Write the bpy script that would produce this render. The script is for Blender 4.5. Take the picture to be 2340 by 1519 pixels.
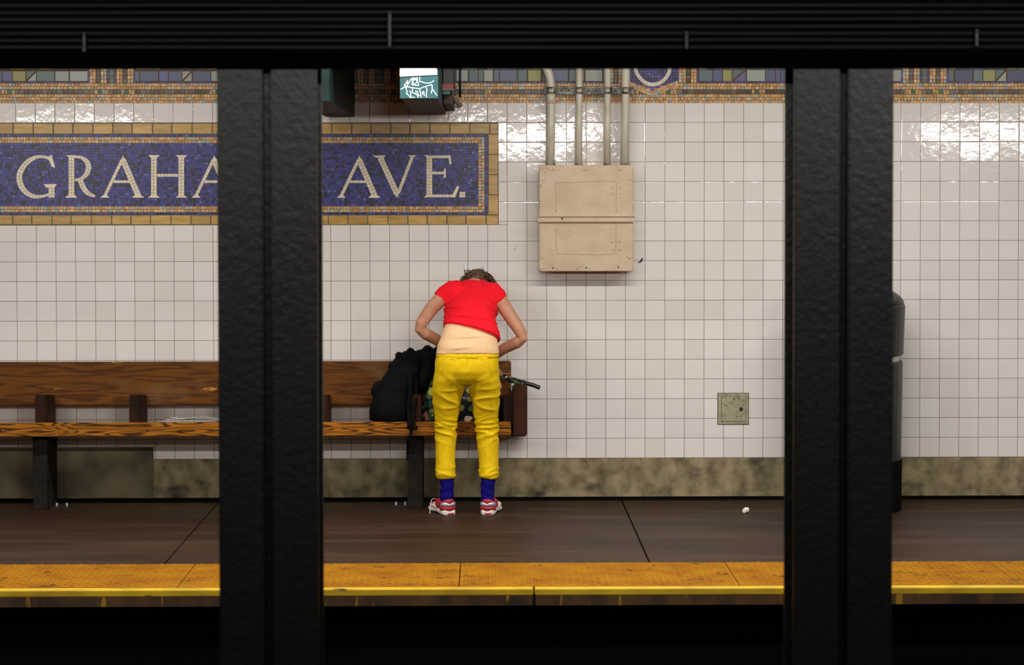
import bpy, bmesh, math, random
from mathutils import Vector, Matrix, Euler, noise

random.seed(7)
SC = bpy.context.scene
COL = SC.collection
for o in list(bpy.data.objects):
    bpy.data.objects.remove(o)

# ------------------------------------------------------------------ camera
IW, IH = 2340.0, 1519.0
FPX = 5100.0                       # focal length in pixels of the 2340 px frame
DIST, EYE = 12.4, 1.69             # camera to tiled wall, eye height over the platform
PITCH, YAW, ROLL = math.radians(1.6), math.atan(60 / FPX), math.radians(0.08)
PX0, PY0 = IW / 2, 450 + FPX * math.tan(PITCH)
cam_d = bpy.data.cameras.new('camera')
cam = bpy.data.objects.new('camera', cam_d)
COL.objects.link(cam)
cam.location = (0, -DIST, EYE)
cam.rotation_euler = Euler((math.pi / 2 - PITCH, ROLL, -YAW), 'XYZ')
cam_d.sensor_fit = 'HORIZONTAL'
cam_d.sensor_width = 36
cam_d.lens = FPX / IW * 36
cam_d.shift_y = -(IH / 2 - PY0) / IW
cam_d.clip_start, cam_d.clip_end = 0.1, 100
cam_d.dof.use_dof = True
cam_d.dof.focus_distance = 12.1
cam_d.dof.aperture_fstop = 5.0
SC.camera = cam

# ------------------------------------------------------------------ world, lamps' strengths, exposure
world = bpy.data.worlds.new('world')
SC.world = world
world.use_nodes = True
world.node_tree.nodes['Background'].inputs[0].default_value = (0.012, 0.012, 0.011, 1)
world.node_tree.nodes['Background'].inputs[1].default_value = 1.0
P_CEIL = 40.0      # W, each lamp under the far platform's ceiling
P_BEAM = 42.0      # W, each lamp on the far side of the girder between the tracks
P_NEAR = 27.0      # W, each lamp over the near platform
C_LAMP = (1.0, 0.968, 0.93)
SC.view_settings.view_transform = 'Standard'
SC.view_settings.look = 'None'
SC.view_settings.gamma = 1
SC.view_settings.use_curve_mapping = False
SC.view_settings.exposure = 0.12

# ------------------------------------------------------------------ pixel -> place helpers
_R = cam.rotation_euler.to_matrix()
_C = Vector((0, -DIST, EYE))
def W(px, py, Y=0.0):
    "point of the vertical plane y=Y that the pixel shows"
    d = _R @ Vector(((px - PX0) / FPX, -(py - PY0) / FPX, -1))
    return _C + d * ((Y + DIST) / d.y)
def G(px, py, Z=0.0):
    "point of the horizontal plane z=Z that the pixel shows"
    d = _R @ Vector(((px - PX0) / FPX, -(py - PY0) / FPX, -1))
    return _C + d * ((Z - EYE) / d.z)
def M(npx, Y=0.0):
    return npx * (Y + DIST) / FPX

# ------------------------------------------------------------------ materials
def lin(c):
    return tuple(((v / 255) / 12.92 if v / 255 <= 0.04045 else ((v / 255 + 0.055) / 1.055) ** 2.4) for v in c) + (1,)
MATS = {}
def mat(name, rgb, rough=0.5, rgb2=None, scale=4.0, stretch=(1, 1, 1), lo=0.4, hi=0.65, detail=6,
        bump=0.0, bscale=40.0, bstretch=None, bdist=0.01, metal=0.0, coat=0.0, spec=0.5, emit=None, attr=None, distort=0.0, sss=0.0):
    m = bpy.data.materials.new(name)
    m.use_nodes = True
    nt = m.node_tree
    b = nt.nodes['Principled BSDF']
    b.inputs['Roughness'].default_value = rough
    b.inputs['Metallic'].default_value = metal
    b.inputs['Specular IOR Level'].default_value = spec
    b.inputs['Coat Weight'].default_value = coat
    b.inputs['Coat Roughness'].default_value = 0.08
    b.inputs['Base Color'].default_value = lin(rgb)
    if sss:
        b.inputs['Subsurface Weight'].default_value = sss
        b.inputs['Subsurface Scale'].default_value = 0.01
    geo = nt.nodes.new('ShaderNodeNewGeometry')
    def nz(scale, stretch, detail, distort=0.0):
        mp = nt.nodes.new('ShaderNodeMapping')
        mp.inputs['Scale'].default_value = stretch
        nt.links.new(geo.outputs['Position'], mp.inputs['Vector'])
        n = nt.nodes.new('ShaderNodeTexNoise')
        n.inputs['Scale'].default_value = scale
        n.inputs['Detail'].default_value = detail
        n.inputs['Distortion'].default_value = distort
        nt.links.new(mp.outputs[0], n.inputs['Vector'])
        return n
    if attr:
        a = nt.nodes.new('ShaderNodeAttribute')
        a.attribute_name = attr
        nt.links.new(a.outputs['Color'], b.inputs['Base Color'])
    elif rgb2 is not None:
        n = nz(scale, stretch, detail, distort)
        r = nt.nodes.new('ShaderNodeValToRGB')
        r.color_ramp.elements[0].position, r.color_ramp.elements[1].position = lo, hi
        r.color_ramp.elements[0].color, r.color_ramp.elements[1].color = lin(rgb), lin(rgb2)
        nt.links.new(n.outputs['Fac'], r.inputs['Fac'])
        nt.links.new(r.outputs['Color'], b.inputs['Base Color'])
    if bump:
        n = nz(bscale, bstretch or (1, 1, 1), 4)
        bp = nt.nodes.new('ShaderNodeBump')
        bp.inputs['Strength'].default_value = bump
        bp.inputs['Distance'].default_value = bdist
        nt.links.new(n.outputs['Fac'], bp.inputs['Height'])
        nt.links.new(bp.outputs['Normal'], b.inputs['Normal'])
    if emit:
        b.inputs['Emission Color'].default_value = lin(rgb)
        b.inputs['Emission Strength'].default_value = emit
    MATS[name] = m
    return m
def nodes(m):
    return m.node_tree, m.node_tree.nodes['Principled BSDF']
def mixlayer(m, fac_socket, rgb):
    "lay a second colour over the base colour"
    nt, b = nodes(m)
    mx = nt.nodes.new('ShaderNodeMix'); mx.data_type = 'RGBA'
    src = b.inputs['Base Color']
    if src.is_linked:
        nt.links.new(src.links[0].from_socket, mx.inputs[6])
    else:
        mx.inputs[6].default_value = src.default_value
    mx.inputs[7].default_value = lin(rgb)
    nt.links.new(fac_socket, mx.inputs[0])
    nt.links.new(mx.outputs[2], b.inputs['Base Color'])
def noisefac(m, scale, stretch=(1, 1, 1), lo=0.6, hi=0.7, detail=5, offset=(0, 0, 0)):
    nt, b = nodes(m)
    g = nt.nodes.new('ShaderNodeNewGeometry')
    mp = nt.nodes.new('ShaderNodeMapping'); mp.inputs['Scale'].default_value = stretch
    mp.inputs['Location'].default_value = offset
    nt.links.new(g.outputs['Position'], mp.inputs[0])
    n = nt.nodes.new('ShaderNodeTexNoise'); n.inputs['Scale'].default_value = scale; n.inputs['Detail'].default_value = detail
    nt.links.new(mp.outputs[0], n.inputs['Vector'])
    r = nt.nodes.new('ShaderNodeMapRange'); r.inputs[1].default_value = lo; r.inputs[2].default_value = hi
    nt.links.new(n.outputs['Fac'], r.inputs[0])
    return r.outputs[0]

# white glazed tile: each tile its own faint tint, wavy glaze
mt = mat('white_tile', (222, 213, 205), 0.06, spec=0.36)
nt, b = nodes(mt)
g = nt.nodes.new('ShaderNodeNewGeometry'); oi = nt.nodes.new('ShaderNodeObjectInfo')
ad = nt.nodes.new('ShaderNodeMath'); ad.operation = 'ADD'
nt.links.new(g.outputs['Random Per Island'], ad.inputs[0]); nt.links.new(oi.outputs['Random'], ad.inputs[1])
fr = nt.nodes.new('ShaderNodeMath'); fr.operation = 'FRACT'; nt.links.new(ad.outputs[0], fr.inputs[0])
rp = nt.nodes.new('ShaderNodeValToRGB')
rp.color_ramp.elements[0].color, rp.color_ramp.elements[1].color = lin((217, 209, 202)), lin((224, 217, 210))
nt.links.new(fr.outputs[0], rp.inputs[0]); nt.links.new(rp.outputs[0], b.inputs['Base Color'])
n1 = nt.nodes.new('ShaderNodeTexNoise'); n1.inputs['Scale'].default_value = 24; n1.inputs['Detail'].default_value = 3
nt.links.new(g.outputs['Position'], n1.inputs['Vector'])
bp = nt.nodes.new('ShaderNodeBump'); bp.inputs['Strength'].default_value = 0.5; bp.inputs['Distance'].default_value = 0.0013
nt.links.new(n1.outputs['Fac'], bp.inputs['Height']); nt.links.new(bp.outputs[0], b.inputs['Normal'])
mixlayer(mt, noisefac(mt, 9, (1, 1, 1), 0.74, 0.80, 6), (150, 120, 92))      # sparse brown dirt specks

mgrout = mat('grout', (104, 80, 64), 0.9, (60, 44, 36), 3.0, lo=0.35, hi=0.7)
mtess = mat('glass_tessera', (80, 80, 90), 0.35, attr='Col', spec=0.4)
mmortar = mat('mosaic_mortar', (96, 72, 44), 0.95)
mmortarb = mat('sign_mortar', (98, 92, 84), 0.95)
mbrick = mat('ochre_tile', (184, 146, 78), 0.35, (158, 122, 42), 16, (0.5, 1, 3), bump=0.2, bscale=60, bdist=0.002)
nt, b = nodes(mbrick)
oi = nt.nodes.new('ShaderNodeObjectInfo')
hs = nt.nodes.new('ShaderNodeHueSaturation')
rr = nt.nodes.new('ShaderNodeMapRange'); rr.inputs[3].default_value = 0.78; rr.inputs[4].default_value = 1.12
nt.links.new(oi.outputs['Random'], rr.inputs[0]); nt.links.new(rr.outputs[0], hs.inputs['Value'])
nt.links.new(b.inputs['Base Color'].links[0].from_socket, hs.inputs['Color']); nt.links.new(hs.outputs[0], b.inputs['Base Color'])
mletter = mat('cream_tessera', (196, 180, 150), 0.45, (176, 158, 126), 50, lo=0.35, hi=0.7)
mconc = mat('base_concrete', (152, 136, 102), 0.85, (92, 82, 56), 13, (1, 1, 0.8), 0.34, 0.68, 10, bump=0.5, bscale=30, bdist=0.004)
mixlayer(mconc, noisefac(mconc, 5.5, (1, 1, 1.4), 0.55, 0.76, 9), (36, 31, 18))
mconcd = mat('patch_concrete', (120, 108, 80), 0.9, (76, 67, 48), 4, bump=0.5, bscale=30, bdist=0.004)
mfloor = mat('platform_concrete', (55, 38, 24), 0.5, (40, 26, 17), 1.6, (0.5, 1.6, 1), 0.35, 0.7, bump=0.12, bscale=60, bdist=0.003, spec=0.14)
mixlayer(mfloor, noisefac(mfloor, 2.2, (0.35, 2.6, 1), 0.5, 0.8, 6), (70, 55, 43))
mixlayer(mfloor, noisefac(mfloor, 8, (1, 2.0, 1), 0.66, 0.72, 4, (3, 1, 0)), (36, 25, 19))
mjoint = mat('joint_filler', (26, 20, 15), 0.95)
mtact = mat('tactile_yellow', (154, 104, 6), 0.7, (132, 80, 6), 6, lo=0.35, hi=0.7, spec=0.12, bump=0.15, bscale=90, bdist=0.002)
mixlayer(mtact, noisefac(mtact, 7, (1, 1.6, 1), 0.58, 0.74, 7), (74, 48, 18))
medge = mat('edge_yellow_paint', (206, 168, 14), 0.5, (176, 140, 12), 10, (0.5, 1, 1))
mixlayer(medge, noisefac(medge, 9, (0.6, 1, 2), 0.66, 0.72, 7), (60, 44, 12))
mrub = mat('edge_timber', (84, 56, 22), 0.85, (40, 26, 11), 7, (1, 1, 0.5))
mixlayer(mrub, noisefac(mrub, 16, (1, 1, 0.16), 0.60, 0.64, 3), (150, 108, 12))
mblack = mat('flat_black', (5, 5, 5), 0.95, spec=0.1)  # even black; on the girder it imitates a shaded underside
mtrack = mat('track_ballast', (8, 8, 8), 0.95, (4, 4, 4), 20, spec=0.1)
mceil = mat('ceiling_paint', (150, 146, 138), 0.8)
mplaster = mat('upper_wall_plaster', (150, 144, 132), 0.8)
msteel = mat('column_paint', (11, 11, 11), 0.35, (7, 7, 7), 7, bump=0.3, bscale=55, bdist=0.004, spec=0.5)
mgird = mat('girder_paint', (20, 21, 19), 0.5, (22, 22, 21), 6, (0.3, 1, 1), spec=0.3)
mbox = mat('beige_enamel', (201, 179, 149), 0.34, (191, 166, 136), 8, bump=0.6, bscale=150, bdist=0.003, spec=0.5)
mpipe = mat('pipe_enamel', (200, 192, 174), 0.3, (184, 174, 152), 14, (1, 1, 0.5), bump=0.3, bscale=120, bdist=0.003)
mpipedirt = mat('rail_enamel', (140, 134, 116), 0.4, (60, 54, 44), 25, lo=0.4, hi=0.6)
mplate = mat('plate_enamel', (158, 152, 124), 0.5, (140, 134, 106), 25, bump=0.3, bscale=180, bdist=0.002)
mixlayer(mplate, noisefac(mplate, 70, (1, 1, 1), 0.64, 0.68, 3), (24, 26, 22))
mteal = mat('teal_enamel', (30, 80, 84), 0.5, (24, 70, 76), 12)
mteald = mat('dark_teal_steel', (16, 42, 42), 0.6, (13, 28, 26), 8, spec=0.2)
munder = mat('rusty_underside', (62, 48, 32), 0.8, (34, 30, 22), 14)
mwhiteem = mat('glowing_white_paint', (255, 250, 248), 0.5, emit=1.1)  # emission imitates white paint under strong light
mpaint = mat('white_marker', (214, 220, 220), 0.6)
mredm = mat('red_marker', (120, 40, 36), 0.6)
mredp = mat('red_enamel', (122, 24, 16), 0.45)
mdark = mat('dark_metal', (24, 22, 18), 0.5)
mgreym = mat('grey_metal', (92, 88, 76), 0.5)
mbin = mat('bin_black', (40, 41, 38), 0.42, spec=0.5)
msilver = mat('bin_steel', (190, 188, 180), 0.3, metal=0.8)
mpaper = mat('newsprint', (226, 224, 220), 0.8, (180, 178, 176), 60, lo=0.45, hi=0.55)
mscrap = mat('white_paper', (224, 218, 204), 0.8)
# timber
def wood(name, a, bcol, dark, scale, rot=0.0, rough=0.32):
    m = mat(name, a, rough, spec=0.12)
    nt, b = nodes(m)
    g = nt.nodes.new('ShaderNodeNewGeometry')
    mp = nt.nodes.new('ShaderNodeMapping'); mp.inputs['Scale'].default_value = (0.55, 2.0, 6.0)
    nt.links.new(g.outputs['Position'], mp.inputs[0])
    nz = nt.nodes.new('ShaderNodeTexNoise'); nz.inputs['Scale'].default_value = 2.6; nz.inputs['Detail'].default_value = 2
    nt.links.new(mp.outputs[0], nz.inputs['Vector'])
    mul = nt.nodes.new('ShaderNodeMath'); mul.operation = 'MULTIPLY'; mul.inputs[1].default_value = scale
    nt.links.new(nz.outputs['Fac'], mul.inputs[0])
    sn = nt.nodes.new('ShaderNodeMath'); sn.operation = 'SINE'; nt.links.new(mul.outputs[0], sn.inputs[0])
    fine = nt.nodes.new('ShaderNodeTexNoise'); fine.inputs['Scale'].default_value = 14; fine.inputs['Detail'].default_value = 5
    mp2 = nt.nodes.new('ShaderNodeMapping'); mp2.inputs['Scale'].default_value = (0.4, 3, 9)
    nt.links.new(g.outputs['Position'], mp2.inputs[0]); nt.links.new(mp2.outputs[0], fine.inputs['Vector'])
    r1 = nt.nodes.new('ShaderNodeMapRange'); r1.inputs[1].default_value = -0.2; r1.inputs[2].default_value = 0.95
    nt.links.new(sn.outputs[0], r1.inputs[0])
    r2 = nt.nodes.new('ShaderNodeValToRGB')
    r2.color_ramp.elements[0].position, r2.color_ramp.elements[1].position = 0.35, 0.7
    r2.color_ramp.elements[0].color, r2.color_ramp.elements[1].color = lin(a), lin(bcol)
    nt.links.new(fine.outputs['Fac'], r2.inputs[0])
    mx = nt.nodes.new('ShaderNodeMix'); mx.data_type = 'RGBA'
    nt.links.new(r1.outputs[0], mx.inputs[0]); nt.links.new(r2.outputs[0], mx.inputs[6]); mx.inputs[7].default_value = lin(dark)
    nt.links.new(mx.outputs[2], b.inputs['Base Color'])
    return m
mseat = wood('varnished_seat_timber', (172, 108, 28), (142, 82, 20), (64, 38, 12), 90, rough=0.55)
mback = wood('varnished_back_timber', (102, 60, 11), (84, 46, 8), (70, 36, 6), 40, rough=0.62)
mixlayer(mback, noisefac(mback, 8, (0.5, 1, 2.0), 0.665, 0.70, 7, (0.4, 0, 0.3)), (170, 118, 48))
mixlayer(mback, noisefac(mback, 3.5, (0.8, 1, 1.2), 0.56, 0.76, 6, (2.4, 0, 1.3)), (112, 84, 52))
marm = mat('dark_timber', (58, 30, 15), 0.6, (32, 19, 11), 7, (1, 1, 0.6), spec=0.12)
mleg = mat('grimy_timber', (38, 31, 25), 0.7, (22, 18, 15), 9, (1, 1, 2.2), spec=0.12)
# cloth, skin
mtee = mat('red_cotton', (236, 26, 42), 0.85, (228, 20, 36), 90, bump=0.15, bscale=500, bdist=0.001, spec=0.15)
mvest = mat('beige_cotton', (232, 194, 148), 0.85, (226, 186, 140), 60, bump=0.1, bscale=400, bdist=0.001, spec=0.15)
mjean = mat('yellow_denim', (228, 190, 8), 0.75, (216, 176, 4), 40, bump=0.15, bscale=300, bdist=0.001, spec=0.2)
mskin = mat('skin', (190, 138, 108), 0.5, (176, 120, 92), 14, sss=0.05, spec=0.35)
mhair = mat('brown_hair', (92, 66, 40), 0.5, (46, 30, 17), 120, (1, 1, 0.4), spec=0.4)
msock = mat('blue_wool', (20, 14, 112), 0.9, (13, 9, 84), 160, (1, 1, 4), bump=0.3, bscale=300, bdist=0.002, spec=0.1)
mshoe = mat('crimson_mesh', (172, 30, 52), 0.6, (150, 22, 42), 160)
mshoew = mat('white_sole', (226, 216, 206), 0.6, (204, 188, 178), 60)
mshoes = mat('silver_trim', (186, 186, 184), 0.35, metal=0.3)
mlace = mat('white_lace', (206, 200, 190), 0.8)
meye = mat('eye_white', (230, 226, 220), 0.3)
mlip = mat('lips', (150, 80, 72), 0.5)
mnylon = mat('black_nylon', (7, 7, 7), 0.8, (4, 4, 4), 90, bump=0.25, bscale=200, bdist=0.002, spec=0.12)
mstrap = mat('black_webbing', (5, 5, 5), 0.8, spec=0.12)
mnavy = mat('navy_leather', (16, 17, 28), 0.4)
mflor = mat('floral_cloth', (16, 18, 26), 0.7, spec=0.2)
nt, b = nodes(mflor)
for sc_, lo_, hi_, cols in ((30, 0.62, 0.52, ((80, 104, 58), (40, 70, 50), (120, 118, 50), (50, 56, 90))), (19, 0.46, 0.40, ((196, 92, 88), (226, 196, 168), (170, 164, 62), (132, 120, 156)))):
    g = nt.nodes.new('ShaderNodeNewGeometry')
    dn = nt.nodes.new('ShaderNodeTexNoise'); dn.inputs['Scale'].default_value = 30
    nt.links.new(g.outputs['Position'], dn.inputs['Vector'])
    vm = nt.nodes.new('ShaderNodeVectorMath'); vm.operation = 'MULTIPLY_ADD'; vm.inputs[1].default_value = (0.03, 0.03, 0.03)
    nt.links.new(dn.outputs['Color'], vm.inputs[0]); nt.links.new(g.outputs['Position'], vm.inputs[2])
    v = nt.nodes.new('ShaderNodeTexVoronoi'); v.inputs['Scale'].default_value = sc_
    nt.links.new(vm.outputs[0], v.inputs['Vector'])
    sp = nt.nodes.new('ShaderNodeSeparateColor'); nt.links.new(v.outputs['Color'], sp.inputs[0])
    cr = nt.nodes.new('ShaderNodeValToRGB'); cr.color_ramp.interpolation = 'CONSTANT'
    cr.color_ramp.elements[0].color = lin(cols[0]); cr.color_ramp.elements[1].position = 0.3; cr.color_ramp.elements[1].color = lin(cols[1])
    for p_, c_ in ((0.55, cols[2]), (0.8, cols[3])):
        e = cr.color_ramp.elements.new(p_); e.color = lin(c_)
    nt.links.new(sp.outputs[0], cr.inputs[0])
    mr = nt.nodes.new('ShaderNodeMapRange'); mr.inputs[1].default_value = lo_; mr.inputs[2].default_value = hi_
    nt.links.new(v.outputs['Distance'], mr.inputs[0])
    gt = nt.nodes.new('ShaderNodeMath'); gt.operation = 'GREATER_THAN'; gt.inputs[1].default_value = 0.35
    nt.links.new(sp.outputs[1], gt.inputs[0])
    mu = nt.nodes.new('ShaderNodeMath'); mu.operation = 'MULTIPLY'
    nt.links.new(mr.outputs[0], mu.inputs[0]); nt.links.new(gt.outputs[0], mu.inputs[1])
    mx = nt.nodes.new('ShaderNodeMix'); mx.data_type = 'RGBA'
    src = b.inputs['Base Color']
    if src.is_linked: nt.links.new(src.links[0].from_socket, mx.inputs[6])
    else: mx.inputs[6].default_value = src.default_value
    nt.links.new(mu.outputs[0], mx.inputs[0]); nt.links.new(cr.outputs[0], mx.inputs[7]); nt.links.new(mx.outputs[2], b.inputs['Base Color'])

# ------------------------------------------------------------------ object helpers
WL = {}
def wloc(o):
    return WL.get(o.name, Vector((0, 0, 0)))
def link(o, parent=None, at=None):
    COL.objects.link(o)
    at = Vector(at if at is not None else (0, 0, 0))
    WL[o.name] = at.copy()
    if parent is not None:
        o.parent = parent
        o.location = at - wloc(parent)
    else:
        o.location = at
    return o
def meshobj(name, me, m, parent=None, at=None, smooth=False):
    if m is not None:
        me.materials.clear(); me.materials.append(m)
    if smooth:
        for p in me.polygons: p.use_smooth = True
    o = bpy.data.objects.new(name, me)
    return link(o, parent, at)
def obj(name, bm, m, parent=None, smooth=False, base=False):
    "bmesh in world coordinates -> object whose origin is its own centre (or the middle of its base)"
    bmesh.ops.recalc_face_normals(bm, faces=bm.faces)
    me = bpy.data.meshes.new(name)
    bm.to_mesh(me); bm.free()
    xs = [v.co for v in me.vertices]
    lo = Vector([min(c[i] for c in xs) for i in range(3)]); hi = Vector([max(c[i] for c in xs) for i in range(3)])
    c = (lo + hi) / 2
    if base: c.z = lo.z
    me.transform(Matrix.Translation(-c))
    return meshobj(name, me, m, parent, c, smooth)
def tag(o, label, cat, group=None):
    o['label'] = label; o['category'] = cat
    if group: o['group'] = group
    return o
def thing(name, label, cat, at, group=None):
    o = bpy.data.objects.new(name, None)
    o.empty_display_size = 0.05
    link(o, None, at)
    return tag(o, label, cat, group)
def struct(name, bm, m, **k):
    o = obj(name, bm, m, **k)
    o['kind'] = 'structure'
    return o
def B():
    return bmesh.new()
def box(bm, x0, x1, y0, y1, z0, z1, bev=0.0, seg=1):
    r = bmesh.ops.create_cube(bm, size=1.0)
    vs = r['verts']
    for v in vs:
        v.co = Vector((x0 + (v.co.x + .5) * (x1 - x0), y0 + (v.co.y + .5) * (y1 - y0), z0 + (v.co.z + .5) * (z1 - z0)))
    if bev:
        es = list({e for v in vs for e in v.link_edges})
        bmesh.ops.bevel(bm, geom=es, offset=bev, segments=seg, affect='EDGES', profile=0.5)
    return bm
def rings(bm, rs, cap=True):
    V = [[bm.verts.new(p) for p in r] for r in rs]
    n = len(rs[0])
    for a, b_ in zip(V, V[1:]):
        for i in range(n):
            bm.faces.new((a[i], a[(i + 1) % n], b_[(i + 1) % n], b_[i]))
    if cap:
        bm.faces.new(V[0]); bm.faces.new(V[-1])
    return bm
def ell(c, u, v, ru, rv, n=24, p=2.0):
    out = []
    for i in range(n):
        a = 2 * math.pi * i / n
        ca, sa = math.cos(a), math.sin(a)
        out.append(Vector(c) + Vector(u) * (ru * math.copysign(abs(ca) ** (2 / p), ca)) + Vector(v) * (rv * math.copysign(abs(sa) ** (2 / p), sa)))
    return out
def tube(bm, pts, rad, n=10, flat=1.0, up=None, cap=True):
    pts = [Vector(p) for p in pts]
    rs = []
    prev = None
    for i, p in enumerate(pts):
        t = (pts[min(i + 1, len(pts) - 1)] - pts[max(i - 1, 0)]).normalized()
        if prev is None:
            a = Vector(up) if up is not None else (Vector((0, 0, 1)) if abs(t.z) < 0.9 else Vector((1, 0, 0)))
        else:
            a = prev
        u = (a - t * a.dot(t)).normalized()
        prev = u
        v = t.cross(u)
        r = rad[i] if isinstance(rad, (list, tuple)) else rad
        rs.append(ell(p, u, v, r * flat, r, n))
    return rings(bm, rs, cap)
def ball(bm, c, rx, ry, rz, u=12, v=8, rot=None):
    r = bmesh.ops.create_uvsphere(bm, u_segments=u, v_segments=v, radius=1.0)
    for w in r['verts']:
        q = Vector((w.co.x * rx, w.co.y * ry, w.co.z * rz))
        if rot: q = rot @ q
        w.co = Vector(c) + q
    return bm
def cyl(bm, p0, p1, r, n=12):
    return tube(bm, [p0, p1], r, n)
def fuse(bm, voxel, smooth=6, fac=0.5):
    "melt overlapping closed volumes into one continuous skin"
    bmesh.ops.recalc_face_normals(bm, faces=bm.faces)
    me = bpy.data.meshes.new('tmp'); bm.to_mesh(me); bm.free()
    o = bpy.data.objects.new('tmp', me); COL.objects.link(o)
    r = o.modifiers.new('r', 'REMESH'); r.mode = 'VOXEL'; r.voxel_size = voxel
    if smooth:
        s = o.modifiers.new('s', 'SMOOTH'); s.factor = fac; s.iterations = smooth
    dg = bpy.context.evaluated_depsgraph_get()
    me2 = bpy.data.meshes.new_from_object(o.evaluated_get(dg))
    bpy.data.objects.remove(o); bpy.data.meshes.remove(me)
    out = bmesh.new(); out.from_mesh(me2); bpy.data.meshes.remove(me2)
    return out
def wrinkle(bm, fn):
    bm.normal_update()
    mv = [(v, v.normal.copy(), fn(v.co)) for v in bm.verts]
    for v, nrm, d in mv:
        v.co += nrm * d
def interp(pts, n):
    "Catmull-Rom through points"
    P = [Vector(p) for p in pts]
    out = []
    for i in range(len(P) - 1):
        p0, p1, p2, p3 = P[max(i - 1, 0)], P[i], P[i + 1], P[min(i + 2, len(P) - 1)]
        for k in range(n):
            t = k / n
            out.append(0.5 * ((2 * p1) + (p2 - p0) * t + (2 * p0 - 5 * p1 + 4 * p2 - p3) * t * t + (3 * p1 - p0 - 3 * p2 + p3) * t ** 3))
    out.append(P[-1])
    return out

# ================================================================== THE SETTING
XL, XR = -4.7, 4.7
ZB = 0.2352                       # top of the concrete base
TP = 0.1099                       # tile pitch
ZT = ZB + 18 * TP                 # top of the white tiling
CEILZ = 3.15

wall = struct('wall_back', box(B(), XL, XR, 0.0035, 0.25, 0.0, CEILZ), mgrout)
wall['label'] = 'white glazed square tile wall with brown grout'
plw = B(); box(plw, XL, XR, -0.004, 0.004, ZT + 0.33, CEILZ)
obj('upper_plaster', plw, mplaster, wall)

sx0, sx1 = W(-62, 400).x, W(1139, 400).x
sz0, sz1 = W(600, 514).z, ZB + 17 * TP
# column lines of the tiling: a slightly tighter pitch left of the sign's right end
xa = W(1159, 600).x
xs = [xa]
while xs[-1] < XR: xs.append(xs[-1] + 0.1096)
while xs[0] > XL: xs.insert(0, xs[0] - 0.1088)
def tilemesh(w, h):
    bm = B(); g_, bv, t = 0.0011, 0.0032, 0.0034
    x0, x1, z0, z1 = g_, w - g_, g_, h - g_
    P = [(x0, z0), (x1, z0), (x1, z1), (x0, z1)]
    I = [(x0 + bv, z0 + bv), (x1 - bv, z0 + bv), (x1 - bv, z1 - bv), (x0 + bv, z1 - bv)]
    a = [bm.verts.new((p[0], t, p[1])) for p in P]
    m_ = [bm.verts.new((p[0], 0.0008, p[1])) for p in P]
    c = [bm.verts.new((p[0], 0.0, p[1])) for p in I]
    for i in range(4):
        j = (i + 1) % 4
        bm.faces.new((a[i], a[j], m_[j], m_[i])); bm.faces.new((m_[i], m_[j], c[j], c[i]))
    bm.faces.new(c)
    return bm
def hidden(px, py):
    if 485 < px < 750 or 1775 < px < 2075: return True
    if 1225 < px < 1455 and 360 < py < 630: return True
    if py > 815 and px < 1215: return True
    if 940 < px < 1215 and py > 610: return True
    if 735 < px < 1055 and py < 265: return True
    return px < 25 or px > 2315
def W2px(p):
    q = _R.transposed() @ (Vector(p) - _C)
    return PX0 + FPX * q.x / -q.z, PY0 - FPX * q.y / -q.z
cells = []
for r in range(18):
    z0, z1 = ZB + r * TP, ZB + (r + 1) * TP
    for i in range(len(xs) - 1):
        x0, x1 = xs[i], xs[i + 1]
        rects = [(x0, x1, z0, z1)]
        if x1 > sx0 and x0 < sx1 and z1 > sz0 + 1e-4 and z0 < sz1 - 1e-4:
            rects = []
            if z0 < sz0 - 0.01: rects.append((x0, x1, z0, sz0))
            if x1 > sx1 + 0.012: rects.append((sx1, x1, max(z0, sz0) if z0 < sz0 - .01 else z0, z1))
            if x0 < sx0 - 0.012: rects.append((x0, sx0, max(z0, sz0) if z0 < sz0 - .01 else z0, z1))
        for q in rects:
            px, py = W2px(((q[0] + q[1]) / 2, 0, (q[2] + q[3]) / 2))
            cells.append((q, px, py, (q[1] - q[0]) * (q[3] - q[2])))
full = [c for c in cells if not hidden(c[1], c[2]) and c[3] > 0.0105]
full.sort(key=lambda c: abs(c[1] - 1420) + 0.3 * abs(c[2] - 640))
solo = set(id(c) for c in full[:300])
tm = {}
rest = B()
for c in cells:
    x0, x1, z0, z1 = c[0]
    w, h = x1 - x0, z1 - z0
    key = (round(w, 4), round(h, 4))
    tilt = Euler((random.uniform(-1, 1) * 0.006, 0, random.uniform(-1, 1) * 0.006))
    oy = random.uniform(-0.0004, 0.0004)
    if id(c) in solo:
        if key not in tm:
            bm = tilemesh(w, h); bmesh.ops.recalc_face_normals(bm, faces=bm.faces)
            me = bpy.data.meshes.new('tile'); bm.to_mesh(me); bm.free()
            me.transform(Matrix.Translation((-w / 2, 0, -h / 2))); me.materials.append(mt)
            tm[key] = me
        o = bpy.data.objects.new('tile', tm[key]); link(o, wall, ((x0 + x1) / 2, oy, (z0 + z1) / 2)); o.rotation_euler = tilt
    else:
        bm = tilemesh(w, h)
        mtx = Matrix.Translation(((x0 + x1) / 2, oy, (z0 + z1) / 2)) @ tilt.to_matrix().to_4x4() @ Matrix.Translation((-w / 2, 0, -h / 2))
        nv = [rest.verts.new(mtx @ v.co) for v in bm.verts]
        bm.verts.index_update()
        for f in bm.faces: rest.faces.new([nv[v.index] for v in f.verts])
        bm.free()
o = obj('tiling', rest, mt, wall); o['kind'] = 'stuff'

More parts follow.
